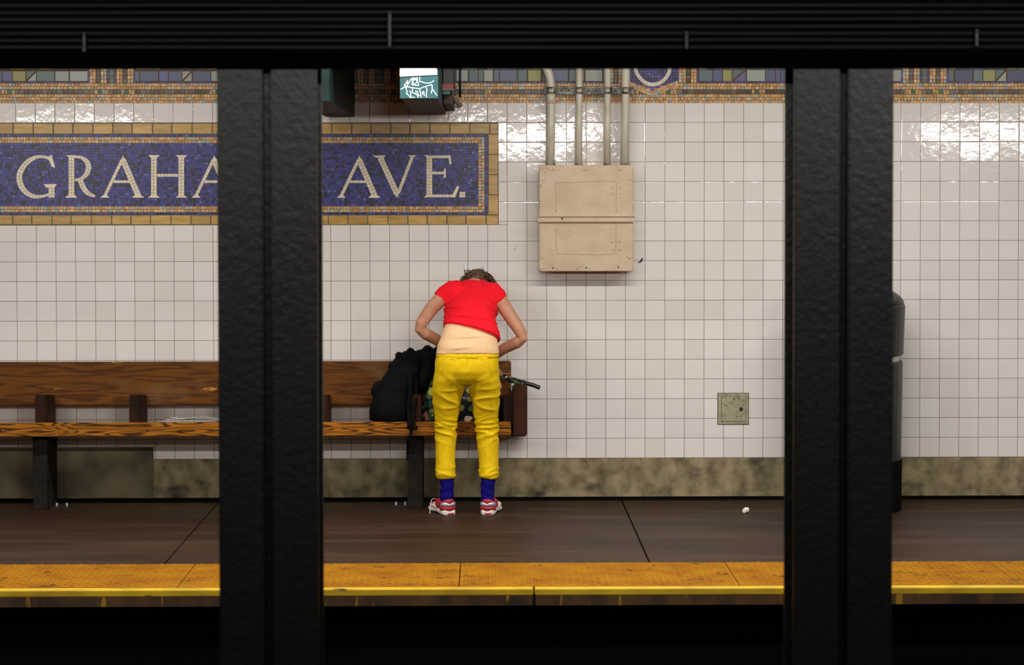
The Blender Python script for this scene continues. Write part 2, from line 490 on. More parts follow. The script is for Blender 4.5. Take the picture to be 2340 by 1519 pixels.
# concrete base of the wall, older raised patch on the left
bb = B(); box(bb, XL, XR, -0.004, 0.02, 0.02, ZB - 0.001)
base = struct('baseboard_back', bb, mconc)
px1 = W(351, 1035).x
obj('base_gap_strip', box(B(), XL, XR, -0.0015, 0.004, 0.0, 0.022), mblack, base)  # black strip set in the gap below the concrete base
pb = B(); box(pb, XL, px1, -0.0055, 0.0, 0.0225, W(100, 1022).z, 0.002)
obj('patch', pb, mconcd, base)

# platform: slabs, tactile panels, yellow nosing, timber rubbing board
fl = B(); box(fl, XL, XR, -2.78, 0.24, -0.075, -0.03)
floor = struct('floor', fl, mjoint)
gx = [XL, -3.727, -1.487, 0.755, 2.995, XR]
gy = [(-1.4475, 0.0), (-2.150, -1.4500)]
for y0, y1 in gy:
    for a, c in zip(gx, gx[1:]):
        obj('slab', box(B(), a + 0.0035, c - 0.0035, y0, y1, -0.031, 0.0, 0.0015), mfloor, floor)
tx = [-3.779, -2.559, -1.339, -0.119, 1.101, 2.321, 3.541]
dm = None
for a, c in zip(tx, tx[1:]):
    p = obj('tactile_panel', box(B(), a + 0.002, c - 0.002, -2.758, -2.152, -0.031, 0.004, 0.0015), mtact, floor)
    if dm is None:
        bm = B()
        for i in range(39):
            for j in range(9 if i % 2 else 10):
                cx = -0.58 + i * 0.0305; cy = -0.275 + j * 0.061 + (0.0305 if i % 2 else 0)
                lo = [bm.verts.new((cx + 0.0125 * math.cos(k * .785), cy + 0.0125 * math.sin(k * .785), 0.0)) for k in range(8)]
                hi = [bm.verts.new((cx + 0.0085 * math.cos(k * .785), cy + 0.0085 * math.sin(k * .785), 0.005)) for k in range(8)]
                for k in range(8): bm.faces.new((lo[k], lo[(k + 1) % 8], hi[(k + 1) % 8], hi[k]))
                bm.faces.new(hi)
        bmesh.ops.recalc_face_normals(bm, faces=bm.faces)
        dm = bpy.data.meshes.new('domes'); bm.to_mesh(dm); bm.free(); dm.materials.append(mtact)
    d = bpy.data.objects.new('domes', dm); link(d, p, ((a + c) / 2, -2.455, 0.004)); d['kind'] = 'stuff'
jx = G(1222, 1358, 0).x
for k, (a, c) in enumerate(((XL, jx - 0.004), (jx + 0.004, XR))):
    e = struct('trim_%d' % (k + 1), box(B(), a, c, -2.822, -2.762, -0.0265, 0.002, 0.004, 2), medge)
    e['label'] = 'yellow painted platform nosing, ' + ('left' if k == 0 else 'right') + ' length'
for k, (a, c) in enumerate(((XL, jx - 0.006), (jx + 0.006, XR))):
    e = struct('trim_%d' % (k + 3), box(B(), a, c, -2.820, -2.74, -0.072, -0.027, 0.002), mrub)
    e['label'] = 'paint-dripped brown timber rubbing board, ' + ('left' if k == 0 else 'right') + ' length'
struct('wall_platform', box(B(), XL, XR, -2.45, -2.25, -1.25, -0.075), mblack)
struct('floor_track', box(B(), XL, XR, -9.2, -2.3, -1.45, -1.25), mtrack)
struct('floor_near', box(B(), XL, XR, -13.6, -9.2, -1.45, 0.0), mfloor)
struct('ceiling_near', box(B(), XL, XR, -13.6, -9.2, 2.83, 2.98), mceil)
struct('ceiling', box(B(), XL, XR, -6.3, 0.25, CEILZ, CEILZ + 0.2), mceil)

# ================================================================== COLUMNS AND GIRDER
CY = -6.5
def column(px_l, px_r, label):
    x0, x1 = W(px_l, 800, CY).x, W(px_r, 800, CY).x
    xc = (x0 + x1) / 2
    w = 0.1315
    t = thing('steel_column', label, 'column', (xc, CY + 0.1, -1.25), 'riveted steel columns between the tracks')
    zt, zb = 2.45, -1.25
    wb = B(); box(wb, xc - 0.0115, xc + 0.0115, CY + 0.055, CY + 0.147, zb, zt)
    obj('web_plate', wb, msteel, t)
    for sx in (-1, 1):
        for fy in (0, 1):
            bm = B()
            yf = CY if fy == 0 else CY + 0.202
            s = 1 if fy == 0 else -1
            xi, xo = xc + sx * 0.0115, xc + sx * w
            prof = [(xi, yf), (xo, yf), (xo, yf + s * 0.016), (xi + sx * 0.02, yf + s * 0.02), (xi + sx * 0.016, yf + s * 0.09), (xi, yf + s * 0.09)]
            rings(bm, [[Vector((p[0], p[1], z)) for p in prof] for z in (zb, zt)])
            es = [e for e in bm.edges if abs(e.verts[0].co.z - e.verts[1].co.z) > 1 and abs(e.verts[0].co.y - yf) < 1e-5]
            bmesh.ops.bevel(bm, geom=es, offset=0.004, segments=2, affect='EDGES')
            obj('angle', bm, msteel, t)
    return t
column(498, 726, 'dark steel column standing left, in front of the mosaic sign')
column(1812, 2043, 'dark steel column standing right, in front of the black bin')

GY = -6.64                                     # front of the girder
YB_ = CY - 0.004                               # it stands against the columns' front
zA, zB = W(1170, 120, GY).z, W(1170, 158, YB_).z
gt_ = thing('steel_girder', 'black steel girder running across the top over both columns', 'girder', ((XL + XR) / 2, GY + 0.07, zB))
obj('web', box(B(), XL, XR, YB_ - 0.012, YB_, zB + 0.01, 2.75), mblack, gt_)
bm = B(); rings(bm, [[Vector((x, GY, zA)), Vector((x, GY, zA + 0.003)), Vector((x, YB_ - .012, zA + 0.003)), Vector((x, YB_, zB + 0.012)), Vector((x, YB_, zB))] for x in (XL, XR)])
obj('shaded_soffit', bm, mblack, gt_)  # sloped and blackened to imitate the shade of the soffit
for k in range(8):
    zc = W(1170, 106 - k * 16, GY).z
    bm = B()
    pts = [(XL + (XR - XL) * i / 24, GY + 0.035 + 0.004 * math.sin(i * 1.7 + k), zc + 0.0006 * math.sin(i * 0.9 + k * 2)) for i in range(25)]
    tube(bm, pts, 0.0074, 8)
    tag(obj('cable', bm, mgird, None, True), 'thin dark cable strung along the black girder', 'cable', 'cables along the girder')
for px, pa, pb in ((190, 118, 78), (890, 108, 30), (1570, 112, 76), (2235, 106, 72)):
    x = W(px, 80, GY).x
    za_, zb_2 = W(px, pa, GY).z, W(px, pb, GY).z
    c = thing('cable_clip', {190: 'dark vertical clip on the girder cables, leftmost of the four', 890: 'dark vertical clip on the girder cables, second from the left', 1570: 'dark vertical clip on the girder cables, third from the left', 2235: 'dark vertical clip on the girder cables, rightmost of the four'}[px],
              'clip', (x, GY + 0.03, za_), 'clips holding the girder cables')
    obj('strip', box(B(), x - 0.005, x + 0.005, GY + 0.012, GY + 0.019, za_, zb_2, 0.002), msteel, c)
    obj('hook', box(B(), x - 0.005, x + 0.005, GY + 0.012, YB_ - .013, zb_2, zb_2 + .006, 0.001), msteel, c)

# ================================================================== LAMPS
def lamp(x, y, z, power, aim, label, group, width=1.15):
    t = thing('fluorescent_lamp', label, 'lamp', (x, y, z), group)
    rot = Vector(aim).to_track_quat('-Z', 'Y')
    bm = B(); box(bm, -width / 2 - .03, width / 2 + .03, -0.055, 0.055, 0.012, 0.06, 0.004)
    mtx = Matrix.Translation((x, y, z)) @ rot.to_matrix().to_4x4()
    bmesh.ops.transform(bm, matrix=mtx, verts=bm.verts)
    obj('housing', bm, mgreym, t)
    L = bpy.data.lights.new('tube_light', 'AREA'); L.shape = 'RECTANGLE'; L.size = width; L.size_y = 0.07
    L.energy = power; L.color = C_LAMP
    lo = bpy.data.objects.new('tube_light', L); link(lo, t, (x, y, z)); lo.rotation_euler = rot.to_euler()
for k in range(6):
    x = -3.25 + k * 1.3
    lamp(x, -2.6, CEILZ - 0.065, P_CEIL, (0, 0.0001, -1), 'fluorescent lamp under the far platform ceiling', 'lamps under the far platform ceiling')
for k in range(3):
    lamp(-3.45 + k * 3.85, -6.1, 2.19, P_BEAM, (0, 1, -0.28), 'fluorescent lamp on the wall side of the girder', 'lamps behind the girder')
for k in range(3):
    lamp(-2.4 + k * 2.4, -11.0, 2.74, P_NEAR, (0, 1, -0.3), 'fluorescent lamp over the near platform edge', 'lamps over the near platform')

# ================================================================== MOSAIC FRIEZE AND STATION SIGN
class Mos:
    def __init__(s):
        s.bm = B(); s.cl = s.bm.loops.layers.float_color.new('Col')
    def quad(s, pts, rgb, proud=0.0012, jit=0.0, back=0.0033):
        if jit: pts = [(p[0] + random.uniform(-jit, jit), p[1] + random.uniform(-jit, jit)) for p in pts]
        pr = proud + random.uniform(0, 0.0006)
        f = [s.bm.verts.new(W(p[0], p[1], -pr)) for p in pts]
        k = [s.bm.verts.new(W(p[0], p[1], back)) for p in pts]
        col = lin(rgb)
        n = len(pts)
        fs = [s.bm.faces.new(f)] + [s.bm.faces.new((f[i], f[(i + 1) % n], k[(i + 1) % n], k[i])) for i in range(n)]
        for fc in fs:
            for lp in fc.loops: lp[s.cl] = col
    def rect(s, x0, y0, x1, y1, rgb, gap=0.45, **kw):
        s.quad([(x0 + gap, y0 + gap), (x1 - gap, y0 + gap), (x1 - gap, y1 - gap), (x0 + gap, y1 - gap)], rgb, **kw)
def jc(c, a=10):
    d = random.uniform(-a, a)
    return tuple(max(0, min(255, v + d + random.uniform(-a / 3, a / 3))) for v in c)
TAN = [(196, 150, 90), (184, 136, 72), (204, 162, 108), (170, 124, 60), (192, 146, 98)]
GREY = [(146, 156, 148), (164, 168, 156), (132, 146, 142)]
def tancol(p=0.14):
    return jc(random.choice(GREY) if random.random() < p else random.choice(TAN), 9)
def bluecol():
    r = random.random()
    return jc((54, 54, 128), 9) if r < .62 else jc((36, 38, 84), 7) if r < .84 else jc((28, 32, 48), 5) if r < .96 else jc((84, 88, 150), 6)
def row(ms, x0, x1, y0, y1, colf, w=7.2):
    x = x0
    while x < x1 - 1:
        ww = min(w * random.uniform(0.8, 1.25), x1 - x)
        if x1 - x - ww < 2.5: ww = x1 - x
        ms.rect(x, y0, x + ww, y1, colf(), jit=0.35)
        x += ww
# ---- frieze
fz0, fz1 = ZT, ZT + 0.335
FX0, FX1 = -815, 3040
frieze = thing('mosaic_frieze', 'ochre and blue glass mosaic frieze above the white tiles', 'frieze', ((W(FX0, 200).x + W(FX1, 200).x) / 2, 0, fz0))
obj('bed', box(B(), W(FX0, 200).x, W(FX1, 200).x, 0.0002, 0.0034, fz0, fz1), mmortar, frieze)
ms = Mos()
YB = 236.2                     # lower edge of the frieze in the photograph
dy = lambda px: 1.2 if px < 700 else (-0.8 if px > 1500 else 0)
for (ya, yb) in ((190.3, 197.2), (197.2, 204.4), (215.2, 222.2), (222.2, 229.2), (229.2, 236.0)):
    row(ms, FX0, FX1, ya, yb, tancol)
BR = [(72, 58, 36), (58, 46, 30), (92, 74, 52), (96, 86, 80), (66, 62, 44)]
x = FX0
MOT = [255, 867, 1490, 2113]
while x < FX1:
    near = min(MOT, key=lambda m_: abs(m_ - x))
    dxm = x - near
    if abs(abs(dxm) - 31) < 4.5 or abs(abs(dxm) - 235) < 4.5:
        ms.rect(x, 205, x + 10, 214.6, jc((34, 84, 58), 6)); x += 10
    elif 14 < abs(dxm) < 50 or 222 < abs(dxm) < 252:
        ms.rect(x, 205, x + 7, 209.8, tancol(.25), jit=.3); ms.rect(x, 209.8, x + 7, 214.6, tancol(.2), jit=.3); x += 7
    else:
        w_ = random.uniform(8.5, 14); ms.rect(x, 205, x + w_, 214.6, jc(random.choice(BR), 6)); x += w_
# thin blue line, side blue lines and motifs
def motif(cx):
    y = 110
    while y < 190:
        for (a, b_, kind) in ((-50, -43, 't'), (-43, -36, 't'), (-35, -26, 'b'), (-25, -18, 't'), (-18, -11, 't'), (-10, -5, 'u'), (-5, 5, 'g'), (5, 10, 'u'), (11, 18, 't'), (18, 25, 't'), (26, 35, 'b'), (36, 43, 't'), (43, 50, 't')):
            c_ = tancol(.2) if kind == 't' else jc(random.choice(BR), 8) if kind == 'b' else bluecol() if kind == 'u' else jc((84, 92, 70), 10)
            h_ = 8.9
            ms.rect(cx + a, y, cx + b_, min(y + h_, 190), c_, jit=0.3, proud=0.0014)
        y += 8.9
for m_ in (255, 867, 2113): motif(m_)
# medallion: blue shield with a cream G, flanked by ochre bands
def inpoly(x, y, P):
    c = False
    for i in range(len(P)):
        x1, y1 = P[i]; x2, y2 = P[i - 1]
        if (y1 > y) != (y2 > y) and x < (x2 - x1) * (y - y1) / (y2 - y1) + x1: c = not c
    return c
HEX = [(1432, 112), (1549, 112), (1549, 184), (1490, 206), (1432, 184)]
for yy in range(0, 16):
    xx = 1432
    while xx < 1550:
        if inpoly(xx + 3, 112 + yy * 6 + 3, HEX):
            ms.rect(xx, 112 + yy * 6, xx + 7, 118 + yy * 6, bluecol(), jit=.3, proud=0.0024)
        xx += 7
for (p0, p1) in (((1549, 184), (1490, 206)), ((1490, 206), (1432, 184))):
    for k in range(9):
        for rr_ in range(2):
            a0 = (p0[0] + (p1[0] - p0[0]) * k / 9, p0[1] + (p1[1] - p0[1]) * k / 9 + rr_ * 7)
            a1 = (p0[0] + (p1[0] - p0[0]) * (k + .92) / 9, p0[1] + (p1[1] - p0[1]) * (k + .92) / 9 + rr_ * 7)
            ms.quad([a0, a1, (a1[0], a1[1] + 6.4), (a0[0], a0[1] + 6.4)], tancol(.2), proud=0.0022)
for (xa_, xb_, kind) in ((1551, 1558, 't'), (1558, 1568, 't'), (1569, 1578, 'b'), (1579, 1585, 't'), (1585, 1592, 't'), (1424, 1431, 't'), (1413, 1423, 't'), (1403, 1412, 'b'), (1396, 1402, 't'), (1389, 1395, 't')):
    y = 112
    while y < 190:
        ms.rect(xa_, y, xb_, min(y + 7.6, 190), tancol(.2) if kind == 't' else jc(random.choice(BR), 8), jit=.3, proud=0.002); y += 7.6
GAPS = [(FX0, 205), (305, 817), (917, 1389), (1592, 2063), (2163, FX1)]
for a, c in GAPS:
    row(ms, a, c, 186.2, 190.3, bluecol, 9)
    row(ms, a, a + 4.2, 111, 186, bluecol, 5); 
    y = 111
    while y < 186:
        ms.rect(a, y, a + 4.2, y + 8, bluecol()); ms.rect(c - 4.2, y, c, y + 8, bluecol()); y += 8
fo = obj('tesserae', ms.bm, mtess, frieze); fo['kind'] = 'stuff'
gm = Mos()
def arc_stroke(ms_, pts, wd, ncol, rgbf, seg=7.0, proud=0.0026):
    P = interp([(p[0], p[1], 0) for p in pts], 6)
    L = [0]
    for p, q in zip(P, P[1:]): L.append(L[-1] + (q - p).length)
    ns = max(1, round(L[-1] / seg))
    def at(s):
        for i in range(len(P) - 1):
            if s <= L[i + 1] + 1e-6:
                t = (s - L[i]) / max(1e-6, L[i + 1] - L[i]); return P[i].lerp(P[i + 1], t), (P[i + 1] - P[i]).normalized()
        return P[-1], (P[-1] - P[-2]).normalized()
    def wat(s):
        if isinstance(wd, (int, float)): return wd
        f = s / L[-1] * (len(wd) - 1); i = min(int(f), len(wd) - 2); return wd[i] + (wd[i + 1] - wd[i]) * (f - i)
    for k in range(ns):
        s0, s1 = L[-1] * k / ns, L[-1] * (k + 1) / ns
        g0 = 0.04 * (s1 - s0)
        (a, ta), (b_, tb) = at(s0 + g0), at(s1 - g0)
        for j in range(ncol):
            u0, u1 = j / ncol - .5 + .018, (j + 1) / ncol - .5 - .018
            na, nb = Vector((-ta.y, ta.x, 0)), Vector((-tb.y, tb.x, 0))
            wa, wb_ = wat(s0), wat(s1)
            q = [a + na * (u0 * wa), b_ + nb * (u0 * wb_), b_ + nb * (u1 * wb_), a + na * (u1 * wa)]
            ms_.quad([(v.x, v.y) for v in q], rgbf(), proud=proud)
CREAM = lambda: jc((214, 200, 172), 8)
arc_stroke(gm, [(1530, 148), (1529, 165), (1518, 182), (1503, 191), (1488, 193), (1472, 187), (1458, 172), (1452, 155), (1455, 138), (1466, 124), (1485, 116), (1505, 117), (1518, 124)], 8.5, 1, CREAM, 6.0, proud=0.003)
obj('monogram', gm.bm, mtess, frieze)
# large glass pieces of the frieze
SL, VI, OL, TE, PA, DK = (78, 82, 112), (84, 84, 126), (142, 138, 70), (84, 100, 102), (144, 150, 140), (54, 58, 92)
LIST = [(-22, 4, SL), (6, 27, VI), (29, 58, OL), (60.5, 82, 'x'), (84, 124, TE), (126.5, 157, PA), (160, 200, PA),
        (309, 318, TE), (320, 361, SL), (364, 384, VI), (386, 415, SL), (417, 438, 'y'), (441, 481, SL), (483, 512, PA),
        (1043, 1069, PA), (1072, 1092, TE), (1094, 1104.5, TE), (1106.5, 1126, PA), (1129, 1140, SL), (1142, 1181, SL), (1184, 1204, TE), (1207, 1236, OL), (1240, 1260, DK), (1263, 1298, SL), (1301, 1335, TE), (1338, 1376, PA),
        (1598, 1628, TE), (1630, 1650, VI), (1652, 1672, OL), (1674, 1704, 'z'), (1707, 1748, PA), (1750, 1771, SL), (1773, 1783, VI), (1785, 1815, SL),
        (2030, 2059, PA), (2168, 2179, TE), (2182, 2222, DK), (2225, 2245, TE), (2247, 2274, OL), (2276, 2299, 'x'), (2302, 2360, DK)]
cov = [(a, b_) for a, b_, _ in LIST]
for a, c in GAPS:                                  # unseen stretches between the given pieces
    x = a + 5
    while x < c - 8:
        hit = [q for q in cov if q[0] < x + 12 and q[1] > x - 1]
        if hit: x = max(q[1] for q in hit) + 2.2; continue
        nxt = min([q[0] for q in cov if q[0] > x] + [c - 3])
        w_ = min(random.choice((20, 30, 40)), nxt - 2 - x)
        if w_ > 4: LIST.append((x, x + w_, random.choice((SL, VI, TE, PA, DK, OL)))); 
        x += max(w_, 4) + 2.2
def piece(pts, rgb, name='glass_piece'):
    m_ = Mos(); m_.quad(pts, jc(rgb, 6), proud=0.0016)
    bmesh.ops.recalc_face_normals(m_.bm, faces=m_.bm.faces)
    es = [e for e in m_.bm.edges if len(e.link_faces) == 2 and all(abs(v.co.y) < 0.004 and v.co.y < 0 for v in e.verts)]
    obj(name, m_.bm, mtess, frieze)
for a, b_, c_ in LIST:
    y0, y1 = (163, 185) if b_ < 700 else (160, 185)
    if isinstance(c_, str):
        ca, cb = {'x': (TE, PA), 'y': (PA, PA), 'z': (TE, VI)}[c_]
        piece([(a, y0), (b_ - 2.5, y0), (a, y1 - 2.5)], ca); piece([(b_, y0 + 2.5), (b_, y1), (a + 2.5, y1)], cb)
    else:
        piece([(a, y0), (b_, y0), (b_, y1), (a, y1)], c_)
um = Mos()
for a, c in GAPS:
    for (ya, yb) in ((136, 161), (111, 134)):
        x = a + 5
        while x < c - 8:
            w_ = min(random.choice((18, 26, 38)), c - 5 - x)
            um.rect(x, ya, x + w_, yb - 1.5, jc(random.choice((SL, VI, TE, PA, DK, OL)), 8), gap=1.0); x += w_ + 1
row(um, FX0, FX1, 104, 110.5, tancol)
for k in range(1): row(um, FX0, FX1, 97, 103.8, tancol)
uo = obj('upper_tesserae', um.bm, mtess, frieze); uo['kind'] = 'stuff'

# ---- station sign
sign = thing('station_sign', 'blue mosaic station name sign reading GRAHAM AVE. with ochre border', 'sign', ((sx0 + sx1) / 2, 0, sz0))
obj('bed', box(B(), sx0 + .0005, sx1 - .0005, 0.0006, 0.0034, sz0 + .0005, sz1 - .0005), mmortarb, sign)
def brick(x0, y0, x1, y1):
    g_ = random.uniform(0.7, 1.5)
    a, c = W(x0 + g_, y1 - 0.8), W(x1 - g_, y0 + 0.8)
    obj('border_tile', box(B(), a.x, c.x, random.uniform(-0.0018, -0.0006), 0.003, a.z, c.z, 0.0012), mbrick, sign)
ytop = 281.6
x = -62
while x < 1138:
    x2 = min(x + random.uniform(44, 46.5), 1139)
    if 1139 - x2 < 12: x2 = 1139
    brick(x, ytop, x2, 306.2); x = x2
x = -62
while x < 1138:
    x2 = min(x + random.uniform(43.5, 46.5), 1139)
    if 1139 - x2 < 12: x2 = 1139
    brick(x, 491.2, x2, 513.6); x = x2
for xx0, xx1 in ((1115.5, 1139), (-62, -38.5)):
    for k in range(4): brick(xx0, 306.6 + k * 46.1, xx1, 306.6 + (k + 1) * 46.1)
bs = Mos()
row(bs, -38, 1115, 306.8, 312.8, bluecol); row(bs, -38, 1115, 485, 490.8, bluecol)
for ya, yb in ((313, 320), (320, 327), (471, 478), (478, 485)): row(bs, -30.5, 1107.5, ya, yb, lambda: tancol(.2))
y = 313
while y < 485:
    bs.rect(1108, y, 1114.6, y + 6.8, bluecol()); bs.rect(-37.6, y, -31, y + 6.8, bluecol()); y += 6.88
y = 327
while y < 470:
    for xx in (1093, 1100.2, -30.5, -23.3): bs.rect(xx, y, xx + 7.1, y + 6.8, tancol(.2), jit=.3)
    y += 7.2
y = 327.2; ri = 0
while y < 466:
    h_ = 6.25
    row(bs, -16, 1092.5, y, y + h_, bluecol, 6.8 if random.random() < .6 else 8); y += h_
bo = obj('field_tesserae', bs.bm, mtess, sign); bo['kind'] = 'stuff'
c1 = lambda x, y: (x / 3.706, 130 + y / 3.706)
c2 = lambda x, y: (720 + x / 3.704, 130 + y / 3.704)
def letter(name, cf, strokes, polys=()):
    m_ = Mos()
    for pts, wd, nc in strokes:
        ww = [v / 3.705 for v in wd] if isinstance(wd, (list, tuple)) else wd / 3.705
        arc_stroke(m_, [cf(*p) for p in pts], ww, nc, CREAM, 7.4)
    for P in polys:
        m_.quad([cf(*p) for p in P], CREAM(), proud=0.003)
    o = obj('letter', m_.bm, mtess, sign); o['label'] = 'cream mosaic letter ' + name if name != '.' else 'cream mosaic full stop'
letter('G', c1, [([(447, 925), (425, 868), (370, 846), (310, 848), (240, 882), (187, 945), (163, 1010), (175, 1082), (215, 1142), (280, 1180), (345, 1182), (412, 1166)], [20, 24, 24, 34, 44, 48, 50, 50, 46, 36, 26, 24], 2),
                 ([(437, 1090), (437, 1192)], 52, 2)], [((405, 850), (437, 828), (468, 938), (440, 932)), ((368, 1078), (483, 1076), (462, 1106), (392, 1106))])
letter('R', c1, [([(605, 850), (605, 1176)], 50, 2), ([(632, 846), (690, 852), (738, 890), (750, 940), (728, 998), (682, 1034), (632, 1042)], [20, 26, 44, 48, 42, 28, 20], 2),
                 ([(678, 1040), (703, 1100), (745, 1155), (806, 1180)], [44, 46, 40, 20], 2)], [((556, 832), (640, 832), (630, 850), (582, 850)), ((553, 1192), (572, 1172), (636, 1172), (656, 1192))])
def letA(name, cf, ox):
    letter(name, cf, [([(1034 + ox, 872), (888 + ox, 1176)], 28, 1), ([(1040 + ox, 868), (1172 + ox, 1176)], 50, 2), ([(962 + ox, 1056), (1098 + ox, 1056)], 23, 1)],
           [((1042 + ox, 834), (1064 + ox, 880), (1022 + ox, 880)), ((850 + ox, 1192), (874 + ox, 1170), (906 + ox, 1170), (926 + ox, 1192)), ((1118 + ox, 1192), (1140 + ox, 1170), (1196 + ox, 1170), (1223 + ox, 1192))])
letA('A', c1, 0); letA('A', c1, 772)
letter('H', c1, [([(1303, 848), (1303, 1176)], 50, 2), ([(1535, 848), (1535, 1176)], 50, 2), ([(1330, 1002), (1508, 1002)], 25, 1)],
       [((1254, 832), (1356, 832), (1332, 852), (1276, 852)), ((1488, 832), (1589, 832), (1562, 852), (1508, 852)), ((1252, 1192), (1276, 1172), (1332, 1172), (1356, 1192)), ((1486, 1192), (1508, 1172), (1562, 1172), (1588, 1192))])
letter('M', c1, [([(2078, 850), (2060, 1176)], 28, 1), ([(2440, 850), (2462, 1176)], 50, 2), ([(2085, 850), (2254, 1176)], 50, 2), ([(2430, 850), (2264, 1176)], 28, 1)],
       [((2026, 1192), (2046, 1172), (2076, 1172), (2096, 1192)), ((2410, 1192), (2436, 1172), (2488, 1172), (2512, 1192))])
letA('A', c2, -667)
letter('V', c2, [([(552, 852), (694, 1160)], 50, 2), ([(822, 848), (706, 1150)], 28, 1)],
       [((488, 834), (600, 834), (580, 854), (520, 854)), ((786, 832), (860, 832), (838, 850), (806, 850)), ((672, 1150), (716, 1150), (690, 1194))])
letter('E', c2, [([(967, 834), (967, 1188)], 50, 2), ([(992, 845), (1130, 845)], 24, 1), ([(992, 982), (1090, 982)], 22, 1), ([(992, 1176), (1160, 1176)], 24, 1)],
       [((1126, 832), (1146, 832), (1154, 908), (1138, 908)), ((1090, 945), (1106, 945), (1106, 1022), (1090, 1022)), ((1158, 1188), (1162, 1166), (1200, 1093), (1222, 1096), (1186, 1188)), ((920, 1190), (944, 1168), (944, 1190)), ((922, 832), (944, 832), (944, 850))])
letter('.', c2, [([(1247, 1140), (1247, 1189)], 50, 2)])

# ================================================================== JUNCTION BOX, CONDUITS, RAIL
bx0, bx1 = W(1232, 500, -.12).x, W(1447, 500, -.12).x
bz1, bz0 = W(1340, 377, -.12).z, W(1340, 620, -.12).z
jb = thing('junction_box', 'large beige metal electrical box with a strap across its middle', 'electrical box', ((bx0 + bx1) / 2, -0.06, bz0))
def rbox(x0, x1, z0, z1, y0, y1, r, bev=0.004):
    bm = B(); P = []
    for cx, cz, a0 in ((x1 - r, z1 - r, 0), (x0 + r, z1 - r, 90), (x0 + r, z0 + r, 180), (x1 - r, z0 + r, 270)):
        for k in range(5):
            a = math.radians(a0 + k * 22.5); P.append((cx + r * math.cos(a), cz + r * math.sin(a)))
    cxm, czm = (x0 + x1) / 2, (z0 + z1) / 2
    ins = lambda p, d: (p[0] + (d if p[0] < cxm else -d), p[1] + (d if p[1] < czm else -d))
    rings(bm, [[Vector((p[0], y1, p[1])) for p in P], [Vector((p[0], y0 + bev, p[1])) for p in P], [Vector((ins(p, bev * .4)[0], y0 + bev * .35, ins(p, bev * .4)[1])) for p in P], [Vector((ins(p, bev)[0], y0, ins(p, bev)[1])) for p in P]])
    return bm
obj('case', rbox(bx0 + .004, bx1 - .004, bz0 + .002, bz1 - .002, -0.112, -0.0008, 0.012), mbox, jb)
zs = W(1340, 500, -.12).z
obj('cover', rbox(bx0, bx1, zs + .004, bz1, -0.122, -0.110, 0.014), mbox, jb)
obj('cover', rbox(bx0, bx1, bz0, zs - .004, -0.122, -0.110, 0.014), mbox, jb)
def bp_(px, py, Y=-.122): return W(px, py, Y)
sz = 5.0
strap = B(); a, c = bp_(1229, 507), bp_(1450, 492)
box(strap, a.x, c.x, -0.130, -0.1215, a.z, c.z, 0.001)
so = obj('strap', strap, mbox, jb)
for yy in (493.5, 505.5):
    a, c = bp_(1229, yy + 1.6), bp_(1450, yy - 1.6)
    obj('strap_lip', box(B(), a.x, c.x, -0.140, -0.129, a.z, c.z, 0.0008), mbox, so)
for k in range(14):
    p = bp_(1238 + k * 15.55, 499.5, -.13)
    big = k in (0, 13)
    bm = B(); cyl(bm, p + Vector((0, 0.001, 0)), p + Vector((0, -0.003 if big else -0.0012, 0)), 0.0085 if big else 0.0055, 12)
    obj('screw' if big else 'plug', bm, mdark if k == 3 else mbox, so)
def bead(pts, r=0.0024, m=None):
    bm = B(); P = [bp_(p[0] + random.uniform(-.7, .7), p[1] + random.uniform(-.7, .7), -.1222) for p in pts]
    tube(bm, P, r, 6); return bm
for seq in (((1271, 484), (1271, 450), (1270, 416), (1310, 417), (1350, 414), (1402, 413), (1409, 417), (1409, 450), (1408, 486)), ((1271, 512), (1271, 545), (1272, 580), (1310, 581), (1360, 581), (1404, 580), (1408, 560), (1408, 512))):
    P = []
    for p, q in zip(seq, seq[1:]):
        for k in range(5): P.append((p[0] + (q[0] - p[0]) * k / 5, p[1] + (q[1] - p[1]) * k / 5))
    P.append(seq[-1]); obj('paint_ridge', bead(P), mbox, jb, True)
for seq in (((1232, 430), (1246, 410), (1244, 390), (1236, 380)), ((1246, 384), (1264, 390), (1275, 388), (1287, 378)), ((1330, 388), (1345, 390), (1355, 378)), ((1408, 380), (1416, 389), (1427, 384)), ((1235, 616), (1250, 612), (1263, 603), (1275, 616)), ((1316, 617), (1335, 604), (1348, 615)), ((1406, 605), (1416, 606))):
    obj('paint_ridge', bead(seq, 0.0018), mbox, jb, True)
for (px, py, r_, dark) in ((1266, 384, 3, 0), (1341, 384, 4, 0), (1416, 385, 4, 0), (1240, 409, 3.4, 0), (1440, 409, 3.4, 0), (1239, 586, 4.4, 0), (1438, 586, 4.4, 0), (1263, 612, 1.8, 1), (1339, 612, 1.8, 1), (1413, 611, 1.8, 1), (1400, 428, 2.4, 0), (1418, 428, 2.4, 0), (1400, 441, 2.4, 0), (1418, 441, 2.4, 0), (1400, 552, 2.6, 0), (1417, 551, 2.6, 0), (1400, 569, 2.6, 0), (1417, 569, 2.6, 0)):
    p = bp_(px, py); bm = B()
    cyl(bm, p + Vector((0, 0.001, 0)), p + Vector((0, -0.0006 if dark else -0.0045, 0)), M(r_), 12)
    obj('screw_hole' if dark else 'bolt', bm, mdark if dark else mbox, jb)
